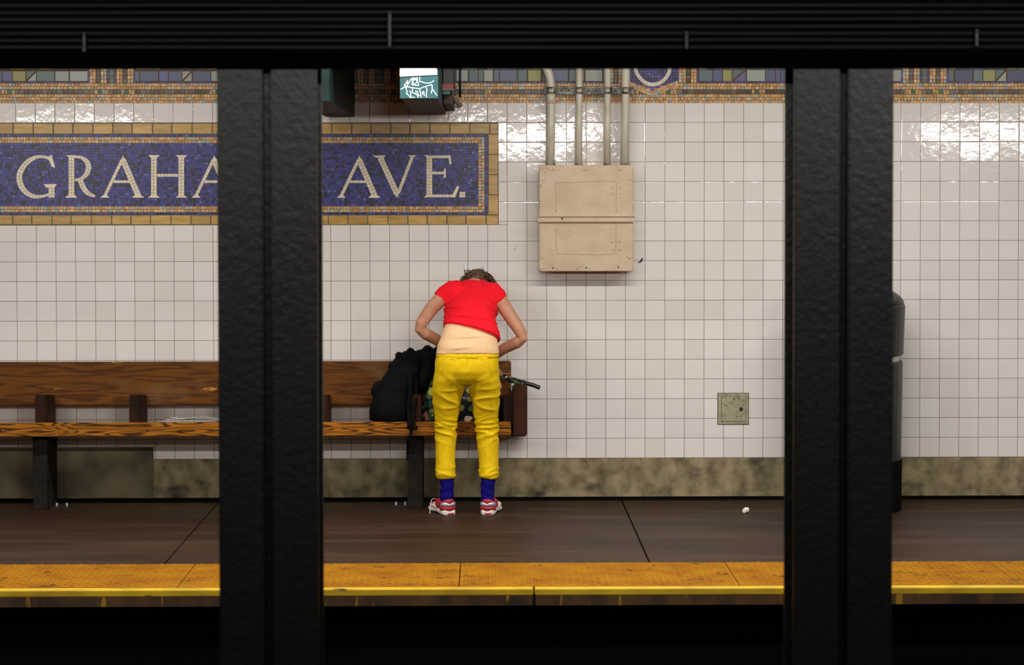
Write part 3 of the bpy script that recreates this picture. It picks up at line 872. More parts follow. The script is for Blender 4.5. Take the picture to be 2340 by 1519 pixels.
# nipple plate on the box top, pipes, rail
GRP = 'conduits rising from the junction box'
PIPES = [(1258.5, 20, 'painted conduit bending left at its top, leftmost over the beige box'), (1323, 16, 'straight painted conduit over the beige box, second from the left'), (1388, 16, 'straight painted conduit over the beige box, third from the left'), (1429, 19.5, 'straight painted conduit over the beige box, rightmost')]
YP = -0.062
for i, (cx, w_, lab) in enumerate(PIPES):
    r_ = M(w_ / 2, YP)
    t = thing('conduit_pipe', lab, 'pipe', W(cx, 376, YP), GRP)
    zt_ = 2.72
    if i == 0:
        pts = [W(cx - 1, 378, YP), W(cx, 300, YP), W(cx + 1, 215, YP)] + [W(cx + 1, 200, YP), W(cx - 0.5, 186, YP), W(cx - 3, 172, YP), W(cx - 9, 156, YP), W(cx - 18, 138, YP), W(cx - 24, 122, YP), W(cx - 25, 100, YP), W(cx - 25, 30, YP)]
    else:
        dxp = {1: 1, 2: 0.5, 3: 1.5}[i]
        pts = [W(cx - dxp, 378, YP), W(cx, 280, YP), W(cx + dxp, 160, YP), W(cx + dxp, 30, YP)]
    bm = B(); tube(bm, pts, r_, 16)
    obj('tube', bm, mpipe, t, True)
    if i == 0:
        bm = B(); tube(bm, [W(cx + .8, 237, YP), W(cx + .8, 212, YP)], r_ * 1.07, 16); obj('coupling', bm, mpipe, t, True)
    bm = B(); tube(bm, [W(cx - .5, 379, YP), W(cx - .5, 373.5, YP)], r_ * 1.15, 16); obj('locknut', bm, mpipedirt, t)
rail = thing('strut_rail', 'dirty metal rail clamping the four conduits across the frieze', 'rail', W(1345, 216, -.03), None)
a, c = W(1243, 215.5, -.04), W(1448, 198, -.04)
obj('channel', box(B(), a.x, c.x, -0.034, -0.0035, a.z, c.z, 0.001), mpipedirt, rail)
for yy in (199.8, 213.6):
    a, c = W(1243, yy + 1.8, -.04), W(1448, yy - 1.8, -.04); obj('channel_lip', box(B(), a.x, c.x, -0.041, -0.033, a.z, c.z, 0.0008), mpipedirt, rail)
for px in (1283, 1300, 1345, 1362, 1406):
    p = W(px, 206.5, -.034); bm = B(); cyl(bm, p + Vector((0, .001, 0)), p + Vector((0, -.0008, 0)), M(3), 10); obj('slot_hole', bm, mdark, rail)
for (cx, w_, _) in PIPES:
    bm = B(); cx += 1
    tube(bm, [W(cx, 215, YP), W(cx, 199, YP)], M(w_ / 2, YP) * 1.12, 16); co = obj('clamp', bm, mpipedirt, rail, True)
    p = W(cx, 207, YP - M(w_ / 2) * 1.1)
    bm = B()
    box(bm, p.x - .007, p.x - .003, p.y - .010, p.y + .004, p.z - .012, p.z + .012, .0005); box(bm, p.x + .003, p.x + .007, p.y - .010, p.y + .004, p.z - .012, p.z + .012, .0005)
    box(bm, p.x - .012, p.x + .012, p.y - .007, p.y - .003, p.z - .003, p.z + .003)
    obj('clamp_bolt', bm, mpipe, co)

# small broken anchor in the wall beside the box
a = thing('wall_anchor', 'small rusty anchor stub in the tiles beside the beige box', 'anchor', W(1465, 596))
bm = B(); tube(bm, [W(1463, 598, 0.003), W(1466, 594.5, -.010), W(1468, 590, -.014)], 0.004, 8); obj('stub', bm, mdark, a, True)
bm = B(); tube(bm, [W(1458, 600, -.0015), W(1463, 598, -.003), W(1467, 597.5, -.0015)], 0.0028, 6); obj('mortar_smear', bm, mgreym, a, True)

# ================================================================== ACCESS PLATE
ap = thing('access_panel', 'square beige metal access panel set low in the tiles', 'access panel', W(1675, 970))
p0, p1 = W(1640.5, 969), W(1710, 898.5)
obj('seat_gap', box(B(), p0.x - .003, p1.x + .003, -0.0012, 0.002, p0.z - .003, p1.z + .003), mdark, ap)
obj('frame', box(B(), p0.x, p1.x, -0.006, 0.001, p0.z, p1.z, 0.001), mplate, ap)
def ap_(x, y): return 1630 + x / 15.99, 885 + y / 15.99
q0, q1 = W(*ap_(300, 1240), -.006), W(*ap_(1180, 340), -.006)
obj('door_gap', box(B(), q0.x - .0015, q1.x + .0015, -0.0066, -0.004, q0.z - .0015, q1.z + .0015), mdark, ap)
door = obj('door', box(B(), q0.x, q1.x, -0.0095, -0.005, q0.z, q1.z, 0.0012), mplate, ap)
p = W(*ap_(1015, 795), -.0095); bm = B(); cyl(bm, p + Vector((0, .002, 0)), p + Vector((0, -.0012, 0)), M(4.7), 16); obj('lock', bm, mdark, door)
for seq in (((610, 965), (780, 965)), ((660, 970), (610, 1080)), ((740, 1000), (745, 1080)), ((790, 1060), (810, 990), (830, 1060)), ((860, 1000), (850, 1070), (930, 1075)), ((880, 990), (930, 990), (900, 1030)), ((960, 990), (1000, 980)), ((760, 470), (820, 440), (900, 470), (930, 510))):
    bm = B(); tube(bm, [W(*ap_(*s), -.0095) for s in seq], 0.0011, 6); obj('raised_lettering', bm, mplate, door)

# ================================================================== OVERHEAD TEAL BOXES
def F(px, py, Y): return W(px, py, Y)
YF, YK = -2.05, -0.03
def longbox(pxl, pxr, pyb, ztop, m_front, label, deep):
    pl, pr = W(pxl, pyb, YF), W(pxr, pyb, YF)
    t = thing('hanging_steel_box', label, 'steel box', ((pl.x + pr.x) / 2, (YF + YK) / 2, pl.z), 'teal boxes reaching out from the wall overhead')
    z0 = pl.z
    bt = B(); box(bt, pl.x, pr.x, YF + 0.004, YK, z0 + 0.003, ztop, 0.002); obj('body', bt, mteald, t)
    obj('underside', box(B(), pl.x + .004, pr.x - .004, YF + 0.006, YK, z0, z0 + 0.004), munder, t)
    fp = obj('front_plate', box(B(), pl.x, pr.x, YF, YF + 0.0045, z0, ztop, 0.001), m_front, t)
    return t, fp, pl, pr, z0
ZTB = 2.50
t1, fp1, pl, pr, z0 = longbox(914, 1001, 225, ZTB, mteal, 'teal steel box with white scrawled tag and white panel with added glow', True)
dp = lambda x, y: (890 + x / 12.15, 150 + y / 12.15)
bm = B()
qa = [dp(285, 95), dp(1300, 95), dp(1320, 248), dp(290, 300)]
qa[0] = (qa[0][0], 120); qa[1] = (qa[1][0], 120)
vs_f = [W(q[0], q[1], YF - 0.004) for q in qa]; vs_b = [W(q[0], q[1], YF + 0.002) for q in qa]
rings(bm, [vs_b, vs_f]); obj('glow_panel', bm, mwhiteem, t1)  # white paint given a glow of its own, not a lamp
TAGS = [[(495, 400), (470, 470), (410, 550), (500, 550), (492, 430)], [(545, 480), (580, 390), (660, 340), (720, 350), (760, 400)], [(520, 520), (560, 430), (640, 360)],
        [(690, 330), (640, 420), (620, 500), (660, 540), (740, 480), (760, 420), (700, 380), (650, 450), (680, 520), (780, 550), (810, 530), (780, 430), (770, 310)],
        [(845, 310), (840, 430), (900, 450), (980, 480), (1080, 485), (1180, 455), (1235, 405)],
        [(305, 660), (440, 595), (560, 600), (700, 620), (830, 640), (930, 600), (1010, 575), (1160, 530), (1182, 560), (1185, 660), (1158, 770)], [(1160, 765), (1200, 660), (1240, 720), (1320, 835)],
        [(455, 610), (490, 740), (465, 770), (530, 820), (580, 900)], [(640, 620), (635, 740), (700, 770), (770, 820), (800, 895)], [(550, 700), (590, 740), (590, 830), (630, 880), (700, 880)],
        [(835, 640), (860, 760), (880, 895)], [(730, 690), (740, 760)], [(780, 700), (790, 780), (830, 840)], [(905, 720), (920, 800)], [(945, 700), (970, 840)], [(1000, 590), (1040, 650), (1020, 780), (1035, 882)], [(550, 555), (560, 560)]]
for sq in TAGS:
    P = interp([W(*dp(*s), YF - .0006) for s in sq], 3)
    bm = B(); tube(bm, P, 0.0022, 6, 0.3, up=(0, 1, 0)); obj('tag_stroke', bm, mpaint, fp1)
bm = B(); tube(bm, [W(*dp(395, 390), YF - .0006), W(*dp(410, 430), YF - .0006), W(*dp(455, 390), YF - .0006), W(*dp(440, 420), YF - .0006)], 0.0022, 6, 0.3, up=(0, 1, 0)); obj('tag_stroke', bm, mredm, fp1)
# cover sheet over both boxes
pL = W(700, 232, YF)
obj('cover_sheet', box(B(), pL.x, pr.x, YF + .05, -0.02, ZTB - .02, ZTB), mteald, t1)
longbox(672, 752, 231, ZTB - .025, mteald, 'dark teal steel box beside the left column, overhead', True)
# equipment box with a red band
e0, e1 = W(1012, 200, -1.0), W(1037, 200, -1.0)
zz = lambda py: W(1020, py, -1.0).z
eq = thing('equipment_box', 'small black box with red and teal bands beside the tagged teal box', 'equipment box', ((e0.x + e1.x) / 2, -0.8, zz(240)))
obj('housing', box(B(), e0.x, e1.x, -1.0, -0.4, zz(206), 2.45, 0.003), mdark, eq)
obj('red_band', box(B(), e0.x - .002, e1.x, -1.006, -0.4, zz(202), zz(192), 0.001), mredp, eq)
obj('trim_band', box(B(), e0.x - .002, e1.x + .003, -1.008, -0.4, zz(206.5), zz(202), 0.001), mgreym, eq)
obj('teal_band', box(B(), e0.x, W(1028, 200, -1.).x, -1.0, -0.45, zz(216), zz(206.5), 0.001), mteal, eq)
obj('bracket', box(B(), W(1013, 200, -.95).x, W(1033, 200, -.95).x, -0.95, -0.05, W(1020, 238, -.95).z, W(1020, 217, -.95).z, 0.003), munder, eq)
bm = B(); tube(bm, interp([W(1032, 207, -.9), W(1034, 220, -.8), W(1042, 232, -.5), W(1050, 239, -.15), W(1053, 240, -.02)], 5), 0.012, 8); obj('bent_conduit', bm, mgreym, eq, True)
bm = B(); tube(bm, [W(1051.5, 222, -.05), W(1051.5, 120, -.05)], 0.006, 8); obj('drop_wire', bm, mdark, eq, True)

# ================================================================== BENCH
SF = -0.405                              # front of the seat
seat_t, seat_b = W(300, 965, SF).z, W(300, 997, SF).z
bxl, bxr = -3.0, W(1168, 980, SF).x
bench = thing('platform_bench', 'long varnished wooden bench standing against the tiled wall', 'bench', ((-2.2 + bxr) / 2, -0.2, 0))
sl = (EYE - seat_t) / (SF + DIST)        # seat falls towards the wall
def slab_y(bm, x0, x1, ya, za0, za1, yb, zb0, zb1, bev):
    vs = [bm.verts.new(p) for p in ((x0, ya, za0), (x1, ya, za0), (x1, ya, za1), (x0, ya, za1), (x0, yb, zb0), (x1, yb, zb0), (x1, yb, zb1), (x0, yb, zb1))]
    for f in ((0, 1, 2, 3), (5, 4, 7, 6), (4, 0, 3, 7), (1, 5, 6, 2), (3, 2, 6, 7), (4, 5, 1, 0)): bm.faces.new([vs[i] for i in f])
    bmesh.ops.recalc_face_normals(bm, faces=bm.faces)
    if bev: bmesh.ops.bevel(bm, geom=list(bm.edges), offset=bev, segments=2, affect='EDGES')
    return bm
XBL = -3.0
yp = [SF, SF + 0.128, SF + 0.132, SF + 0.26, SF + 0.264, -0.03]
for ya, yb in ((yp[0], yp[1]), (yp[2], yp[3]), (yp[4], yp[5])):
    za, zb_ = seat_t - (ya - SF) * sl, seat_t - (yb - SF) * sl
    so = obj('seat_plank', slab_y(B(), XBL, bxr, ya, za - (seat_t - seat_b if ya == SF else .05), za, yb, zb_ - (seat_t - seat_b if ya == SF else .05), zb_, 0.004), mseat, bench)
    if ya == SF:
        for px in (1, 337, 673, 1010):
            p = W(px, 984, SF); bm = B(); cyl(bm, p + Vector((0, .002, 0)), p + Vector((0, -.0008, 0)), 0.0065, 12); obj('dowel', bm, mdark, so)
bt, bb_ = W(300, 828.5, -.07).z, W(300, 925, -.09).z
bm = slab_y(B(), XBL, W(1168, 870, -.07).x, -0.105, bb_, bb_, -0.06, bb_ - .004, bb_, 0)
bm.free()
bm = B()
rings(bm, [[Vector((x, -0.112, bb_)), Vector((x, -0.070, bt)), Vector((x, -0.022, bt + .004)), Vector((x, -0.062, bb_ - .003))] for x in (XBL, W(1168, 870, -.07).x)])
bmesh.ops.bevel(bm, geom=list(bm.edges), offset=0.006, segments=3, affect='EDGES')
obj('backrest', bm, mback, bench)
for px in (-135, 80, 295, 510, 725, 940, 1150):       # dividers between the seats
    ya, yb = -0.375, -0.03
    x0 = W(px, 940, ya).x; x1 = x0 + M(23, ya)
    zt_ = W(px, 901.5, ya).z; zb0 = seat_t - (ya - SF) * sl - .004
    obj('divider', slab_y(B(), x0, x1, ya, zb0, zt_, -0.075, seat_t - (-.075 - SF) * sl - .004, zt_ - .028, 0.004), marm, bench)
ex0, ex1 = W(1172.5, 940, -.43).x, W(1205, 940, -.43).x
ez0, ez1 = W(1190, 997, -.43).z, W(1190, 879, -.43).z
obj('end_panel', slab_y(B(), ex0, ex1, -0.43, ez0, ez1, -0.03, ez0 - .03, ez1 - .03, 0.008), marm, bench)
obj('end_cleat', box(B(), bxr - .002, ex0 + .002, -.36, -.08, seat_b - .01, seat_t - .05), mleg, bench)
YLG = -0.31
for px, side in ((-785, 1), (75, 1), (933, -1)):
    x0 = W(px, 1080, YLG).x; x1 = x0 + M(33, YLG)
    ztop = seat_b + 0.012 - (YLG - SF) * sl * 0
    lg = obj('leg', slab_y(B(), x0, x1, YLG, 0.0, seat_t - .05 - (YLG - SF) * sl, -0.03, 0.0, seat_t - .05 - (-.03 - SF) * sl, 0.003), mleg, bench)
    xa_, xb_ = (x1, x1 + .11) if side > 0 else (x0 - .10, x0)
    br = B(); box(br, xa_, xb_, YLG + .05, YLG + .13, 0.0, 0.007, .001)
    if side > 0: box(br, xa_, xa_ + .007, YLG + .05, YLG + .13, 0.0, 0.09, .001)
    else: box(br, xb_ - .007, xb_, YLG + .05, YLG + .13, 0.0, 0.09, .001)
    bro = obj('bracket', br, mdark, lg)
    for k in (0.3, 0.8):
        xx = xa_ + (xb_ - xa_) * k; bm = B(); cyl(bm, Vector((xx, YLG + .09, .006)), Vector((xx, YLG + .09, .024)), .006, 8); obj('bolt', bm, mshoes, lg)

# ================================================================== NEWSPAPER, SCRAP, BIN
zseat = lambda y: seat_t - (y - SF) * sl
np_ = thing('newspaper', 'folded grey newspaper lying on the bench seat', 'newspaper', (W(440, 962, -.25).x, -.25, zseat(-.25)))
for k in range(4):
    x0, x1 = W(366 + k * 9, 960, -.25).x, W(500 + k * 14, 960, -.25).x
    bm = B(); top, bot = [], []
    nx = 16
    for i in range(nx + 1):
        u = i / nx
        xx = x0 + (x1 - x0) * u
        hz = 0.003 + k * .0055 + 0.009 * math.exp(-((u - .45) / .18) ** 2) * (k > 1) + 0.007 * max(0, (0.14 - u) / .14) * (k == 3) + 0.006 * max(0, u - .75) * (k % 2)
        for lst, dz in ((top, .0014), (bot, 0.0)):
            lst.append([Vector((xx, y, zseat(y) + hz + dz)) for y in (-.34 + k * .008, -.25, -.14)])
    for i in range(nx):
        for j in range(2):
            for lst in (top, bot):
                bm.faces.new([bm.verts.new(p) for p in (lst[i][j], lst[i + 1][j], lst[i + 1][j + 1], lst[i][j + 1])])
        for j in (0, 2):
            bm.faces.new([bm.verts.new(p) for p in (top[i][j], top[i + 1][j], bot[i + 1][j], bot[i][j])])
    for i in (0, nx):
        for j in range(2): bm.faces.new([bm.verts.new(p) for p in (top[i][j], top[i][j + 1], bot[i][j + 1], bot[i][j])])
    bmesh.ops.remove_doubles(bm, verts=bm.verts, dist=1e-5)
    obj('sheet', bm, mpaper, np_)
c = G(1705, 1173)
bm = B(); bmesh.ops.create_icosphere(bm, subdivisions=2, radius=1)
for v in bm.verts:
    s = 1 + 0.45 * noise.noise(v.co * 1.9 + Vector((3, 1, 2)))
    v.co = Vector((c.x + v.co.x * .017 * s, c.y + .02 + v.co.y * .018 * s, max(0.0, .013 + v.co.z * .017 * s + v.co.x * .006)))
tag(obj('crumpled_paper', bm, mscrap), 'small crumpled white paper scrap on the platform floor', 'paper scrap')
# bin
bc = W(1952, 1100, -.36); bcx, bcy = bc.x, -.36
rb = W(2064, 900, -.36).x - bcx
binT = thing('litter_bin', 'tall black domed litter bin half hidden behind the right column', 'bin', (bcx, bcy, 0))
zpy = lambda py: W(2060, py, bcy).z
def revolve(prof, n=40):
    bm = B(); rings(bm, [[Vector((bcx + r * math.cos(2 * math.pi * i / n), bcy + r * math.sin(2 * math.pi * i / n), z)) for i in range(n)] for r, z in prof]); return bm
zd = zpy(694)
obj('base_ring', revolve([(rb * .955, 0.0), (rb * .965, zpy(1046)), (rb * .94, zpy(1046))]), mblack, binT, False)
obj('barrel', revolve([(rb * .945, zpy(1046) - .002), (rb * .975, zpy(826)), (rb * .965, zpy(823)), (rb * .93, zpy(823))]), mbin, binT)
obj('neck', revolve([(rb * .90, zpy(824)), (rb * .90, zpy(806))]), msilver, binT)
obj('hood', revolve([(rb * .95, zpy(810)), (rb * .985, zpy(807)), (rb * 1.02, zd - .01), (rb * 1.0, zd)]), mbin, binT)
obj('dome', revolve([(rb * 1.0, zd)] + [(rb * math.cos(a), zd + 0.11 * math.sin(a)) for a in [math.radians(k * 11) for k in range(1, 8)]] + [(rb * .02, zd + .11)]), mbin, binT, True)

# ================================================================== PERSON
person = thing('person', 'person in red t-shirt and yellow trousers bending over bags on the bench', 'person', (W(1068, 1178, -.5).x, -.48, 0))
def ringpx(cx, py, hw, Y, depth, tilt=0.0, n=28, p=2.2):
    "ring across the body; tilt turns its depth axis up at the back (camera) side"
    c = W(cx, py, Y)
    return ell(c, (1, 0, 0), (0, -math.cos(tilt), math.sin(tilt)), M(hw, Y), depth, n, p)
LEGL = [(1018, 1092, 20.5, -.505, .056), (1018, 1074, 22, -.50, .060), (1017.5, 1045, 22.5, -.495, .062), (1018.5, 1012, 23.5, -.495, .064), (1019, 985, 24, -.50, .064), (1020, 955, 26.5, -.51, .068), (1021.5, 925, 30, -.533, .080), (1024, 895, 35, -.553, .092), (1028, 868, 38.5, -.575, .105), (1034, 840, 40, -.585, .10), (1036, 822, 39, -.60, .09)]
LEGR = [(1117, 1092, 19.5, -.505, .056), (1117.5, 1074, 22, -.50, .060), (1117, 1045, 23, -.495, .062), (1115, 1012, 25, -.495, .064), (1113, 985, 25.5, -.50, .064), (1111.5, 955, 27, -.51, .068), (1110, 925, 30.5, -.533, .080), (1108.5, 895, 34.5, -.553, .092), (1105, 868, 37, -.575, .105), (1100, 840, 40.5, -.585, .10), (1099, 822, 40, -.60, .09)]
HIPS = [(1067, 876, 40, -.57, .085), (1067, 864, 64, -.588, .106), (1067, 846, 74, -.600, .117), (1067, 827, 73.5, -.603, .113), (1068, 813, 72, -.602, .104), (1068.5, 806, 71, -.60, .098)]
bm = B()
for L_ in (LEGL, LEGR): rings(bm, [ringpx(*q) for q in L_])
rings(bm, [ringpx(*q) for q in HIPS])
for cx in (1033, 1102):
    ball(bm, W(cx, 850, -.622), .074, .078, .082)
tr = fuse(bm, 0.0055, 22)
zk, zc = W(1068, 985, -.5).z, W(1068, 1080, -.5).z
def crease(v):
    "sharp fold ridges: thin crests with flat valleys"
    return (1 - abs(v)) ** 3
def trw(co):
    x, y, z = co
    leg = 1 if x > W(1067, 900, -.5).x else -1
    wk = math.exp(-((z - zk - .01) / .06) ** 2); wc = math.exp(-((z - zc) / .035) ** 2)
    th = math.exp(-((z - zk - .17) / .10) ** 2)
    o3 = Vector((leg * 7.3, 0, 0))
    q = Vector((x * 7 + z * 4 * leg, y * 7, z * 34 - x * 8 * leg)) + o3
    q2 = Vector((x * 8 - z * 8 * leg, y * 8, z * 16)) + o3
    d = wk * 0.011 * crease(noise.noise(q) * 1.5) + wc * 0.009 * crease(noise.noise(q * 1.2) * 1.5)
    d += th * 0.007 * crease(noise.noise(q2) * 1.6)
    d += 0.0022 * noise.noise(Vector((x * 14, y * 12, z * 14)))
    return d - 0.003 * wk
wrinkle(tr, trw)
tro = obj('trousers', tr, mjean, person, True); tro['label'] = 'slim yellow trousers'
# seams and pockets
mseam = mjean
def onback(px, py, Y0): return W(px, py, Y0)
def seam(seq, r=0.0018, name='seam', mm=None, target=None, off=0.0005):
    "raised seam laid on the trousers' back surface"
    from mathutils.bvhtree import BVHTree
    P = []
    for s in seq:
        d = (W(s[0], s[1], 0) - _C).normalized()
        h = target.ray_cast(_C, d)[0]
        if h is not None: P.append(h - d * off)
    if len(P) < 2: return
    bm = B(); tube(bm, interp(P, 3), r, 6); obj(name, bm, mm, tro, True)
from mathutils.bvhtree import BVHTree
def bvh(o):
    me = o.data; L_ = WL[o.name]
    return BVHTree.FromPolygons([v.co + L_ for v in me.vertices], [tuple(p.vertices) for p in me.polygons])
tb = bvh(tro)
for seq in ([(1000, 818), (1025, 821), (1050, 820)], [(1082, 820), (1110, 821), (1136, 818)], [(1067, 810), (1067, 830), (1067, 852)]):
    seam(seq, 0.0012, 'seam', mjean, tb)
a_, b_p = W(1068.5, 809, -.60), None
bm = B(); rings(bm, [ringpx(1068.3, 817, 72.4, -.602, .1065), ringpx(1068.5, 806, 71.2, -.601, .101)]); obj('waistband', bm, mjean, tro, True)

# beige undershirt
SURF = [(812, -.706), (795, -.70), (775, -.688), (752, -.664), (730, -.630), (705, -.588)]
def back_ring(cx, py, Ys, hw, b, nrm, n=32, p=2.3):
    ny, nz_ = nrm
    L_ = math.hypot(ny, nz_); ny, nz_ = ny / L_, nz_ / L_
    s = W(cx, py, Ys)
    c = s - Vector((0, ny, nz_)) * b
    hwm = M(hw, c.y)
    return ell(Vector((s.x, c.y, c.z)), (1, 0, 0), (0, ny, nz_), hwm, b, n, p)
bm = B()
rings(bm, [back_ring(1068.5, 809.5, -.706, 73, .104, (-1, .05)), back_ring(1068.5, 798, -.702, 71.5, .106, (-1, .12)), back_ring(1069, 783, -.694, 69.5, .106, (-1, .2)), back_ring(1070.5, 765, -.678, 66, .104, (-1, .3)), back_ring(1072, 745, -.652, 61.5, .102, (-1, .4)), back_ring(1074, 722, -.614, 56, .10, (-1, .55)), back_ring(1075, 700, -.574, 50, .095, (-1, .7))])
us = fuse(bm, 0.006, 3)
def usw(co):
    x, y, z = co
    d = 0.0035 * noise.noise(Vector((x * 6, y * 6, z * 26)))
    zf = W(1075, 769, -.68).z + 0.05 * (x - W(1075, 769, -.68).x)
    d += 0.008 * math.exp(-((z - zf) / .007) ** 2) * math.exp(-((x - W(1075, 769, -.68).x) / .06) ** 2)
    zf2 = W(1050, 795, -.70).z + 0.1 * (x - W(1050, 795, -.7).x)
    d += 0.008 * math.exp(-((z - zf2) / .007) ** 2)* math.exp(-((x - W(1050, 795, -.7).x) / .05) ** 2)
    return d
wrinkle(us, usw)
uo = obj('undershirt', us, mvest, person, True); uo['label'] = 'beige undershirt showing below the t-shirt'

# red t-shirt: torso, shoulders, short sleeves
bm = B()
rings(bm, [back_ring(1072, 790, -.712, 71, .112, (-1, .2)), back_ring(1072, 770, -.697, 70, .114, (-1, .3)), back_ring(1072, 750, -.672, 66, .114, (-1, .38)), back_ring(1074, 728, -.638, 60, .112, (-1, .5)), back_ring(1075, 705, -.597, 58.5, .112, (-1, .62)), back_ring(1077, 682, -.548, 60, .112, (-1, .8)), back_ring(1079, 660, -.484, 60, .105, (-.85, 1)), back_ring(1081, 645, -.424, 54, .092, (-.6, 1)), back_ring(1084, 637, -.370, 44, .075, (-.35, 1)), back_ring(1087, 635, -.330, 32, .058, (-.2, 1)), back_ring(1088, 635, -.310, 27, .050, (-.1, 1))])
SHL, SHR = W(1032, 665, -.44), W(1128, 668, -.44)
tube(bm, [SHL + Vector((.04, .02, .0)), SHL, W(1016, 673, -.445), W(1004, 684, -.452)], [.058, .058, .050, .045], 16)
tube(bm, [SHR + Vector((-.04, .02, .0)), SHR, W(1136, 677, -.445), W(1141, 692, -.452)], [.058, .056, .051, .045], 16)
te = fuse(bm, 0.006, 5)
hem0, hem1 = W(1014, 731, -.62), W(1132, 763, -.64)
# cut the slanting hem (line on the back, plane perpendicular to the leaning spine)
vx = (hem1 - hem0).normalized(); vn = Vector((0, -.93, .36)).normalized()
pn = vx.cross(vn).normalized()
if pn.z < 0: pn = -pn
g_ = te.verts[:] + te.edges[:] + te.faces[:]
bmesh.ops.bisect_plane(te, geom=g_, plane_co=hem0, plane_no=pn, clear_inner=True)
ed = [e for e in te.edges if len(e.link_faces) == 1]
bmesh.ops.holes_fill(te, edges=ed)
def tew(co):
    x, y, z = co
    h = (co - hem0).dot(pn)
    d = 0.0045 * noise.noise(Vector((x * 5, y * 7, z * 12)))
    s = noise.noise(Vector((x * 7, y * 5, z * 5)))
    d += 0.010 * math.exp(-((h - .03) / .035) ** 2) * crease(noise.noise(Vector((x * 6 + h * 6, y * 6, h * 34))) * 1.5)
    d += 0.006 * math.exp(-(h / .010) ** 2)
    xc_ = x - W(1075, 720, -.6).x
    for k, (h0, am, cu, sl_, wd_) in enumerate(((.045, .013, 9, .10, .008), (.074, .010, -6, -.25, .009), (.022, .010, 5, .12, .006), (.105, .007, 4, .3, .010))):
        d += am * math.exp(-((h - h0 - cu * xc_ * xc_ * .12 - sl_ * xc_) / wd_) ** 2) * (0.5 + 0.5 * math.cos(xc_ * 14 + k * 1.3))
    return d
wrinkle(te, tew)
teo = obj('t_shirt', te, mtee, person, True); teo['label'] = 'red short-sleeved t-shirt riding up at the back'

# body: one skin
bm = B()
HC = W(1090, 0, -.205); HC.z = W(1090, 620, -.22).z - .088
def limb(pts, rad): tube(bm, pts, rad, 14)
rings(bm, [back_ring(1068, 830, -.685, 62, .085, (-1, 0)), back_ring(1069, 783, -.68, 60, .092, (-1, .2)), back_ring(1072, 745, -.638, 52, .088, (-1, .4)), back_ring(1075, 700, -.56, 48, .082, (-1, .7)), back_ring(1079, 660, -.465, 50, .085, (-.85, 1)), back_ring(1082, 648, -.40, 44, .075, (-.6, 1)), back_ring(1086, 643, -.345, 28, .05, (-.3, 1))])
limb([W(1084, 658, -.38), W(1087, 652, -.32), HC + Vector((0, -.04, .012))], [.055, .05, .055])
ball(bm, HC, .074, .104, .090, 20, 14, Matrix.Rotation(math.radians(-12), 3, 'X'))
# face looks down at the bags: jaw, nose, ears
ball(bm, HC + Vector((0, -.02, -.072)), .05, .055, .045, 16, 10)
ball(bm, HC + Vector((0, .012, -.100)), .011, .018, .022, 10, 8)
for s in (-1, 1): ball(bm, HC + Vector((s * .074, -.015, -.008)), .010, .030, .018, 10, 8)
def hand(wr, dirv, side, spread):
    d = Vector(dirv).normalized(); sv = Vector(side).normalized(); sv = (sv - d * sv.dot(d)).normalized(); up = d.cross(sv)
    p = Vector(wr)
    rings(bm, [ell(p - d * .01, sv, up, .024, .018, 14), ell(p + d * .025, sv, up, .036, .016, 14, 2.6), ell(p + d * .065, sv, up, .040, .014, 14, 2.8), ell(p + d * .088, sv, up, .037, .011, 14, 2.8)])
    for k, (o_, l_) in enumerate(((-.028, .066), (-.0095, .076), (.0095, .072), (.027, .056))):
        a = p + d * .080 + sv * o_
        d1 = (d + sv * o_ * spread * 4).normalized(); d2 = (d1 - up * .35).normalized(); d3 = (d1 - up * .8).normalized()
        q1 = a + d1 * l_ * .45; q2 = q1 + d2 * l_ * .32; q3 = q2 + d3 * l_ * .25
        limb([a, q1, q2, q3], [.0092, .0086, .008, .0066])
    a = p + d * .02 - sv * .026
    limb([a, a + (d - sv * .9).normalized() * .035, a + (d - sv * .9).normalized() * .035 + (d - sv * .2).normalized() * .03], [.012, .0105, .0085])
# arms (shoulder, elbow, wrist)
SL_ = [W(1036, 664, -.43), W(1012, 678, -.45), W(985, 706, -.47), W(962, 740, -.485), W(959, 751, -.485), W(972, 762, -.47), W(998, 776, -.42), W(1036, 805, -.345), W(1048, 822, -.33)]
limb(SL_, [.045, .042, .038, .033, .030, .0325, .031, .025, .022])
hand(SL_[-1], (W(1066, 880, -.27) - SL_[-1]), (1, .1, 0), 1)
SR_ = [W(1124, 668, -.43), W(1142, 685, -.45), W(1163, 718, -.47), W(1189, 757, -.485), W(1195, 772, -.485), W(1182, 782, -.47), W(1152, 796, -.43), W(1122, 818, -.36), W(1117, 834, -.33)]
limb(SR_, [.045, .042, .038, .033, .030, .032, .030, .025, .022])
hand(SR_[-1], (W(1136, 905, -.28) - SR_[-1]), (-1, .1, 0), 1)
# legs inside the trousers
for L_ in (LEGL, LEGR):
    limb([W(L_[-1][0], 830, -.59), W(L_[7][0], 895, -.54), W(L_[4][0], 985, -.50), W(L_[2][0], 1045, -.50), W(L_[0][0], 1110, -.508), W(L_[0][0], 1150, -.51)], [.078, .060, .044, .042, .028, .026])
body = fuse(bm, 0.0058, 3, 0.4)
bo_ = obj('body', body, mskin, person, True); bo_['label'] = 'skin of arms, neck and hands'
for s in (-1, 1):
    bm = B(); ball(bm, HC + Vector((s * .030, .030, -.078)), .012, .012, .010, 10, 8); obj('eye', bm, meye, bo_, True)
bm = B(); ball(bm, HC + Vector((0, -.018, -.112)), .022, .008, .007, 10, 8); obj('mouth', bm, mlip, bo_, True)
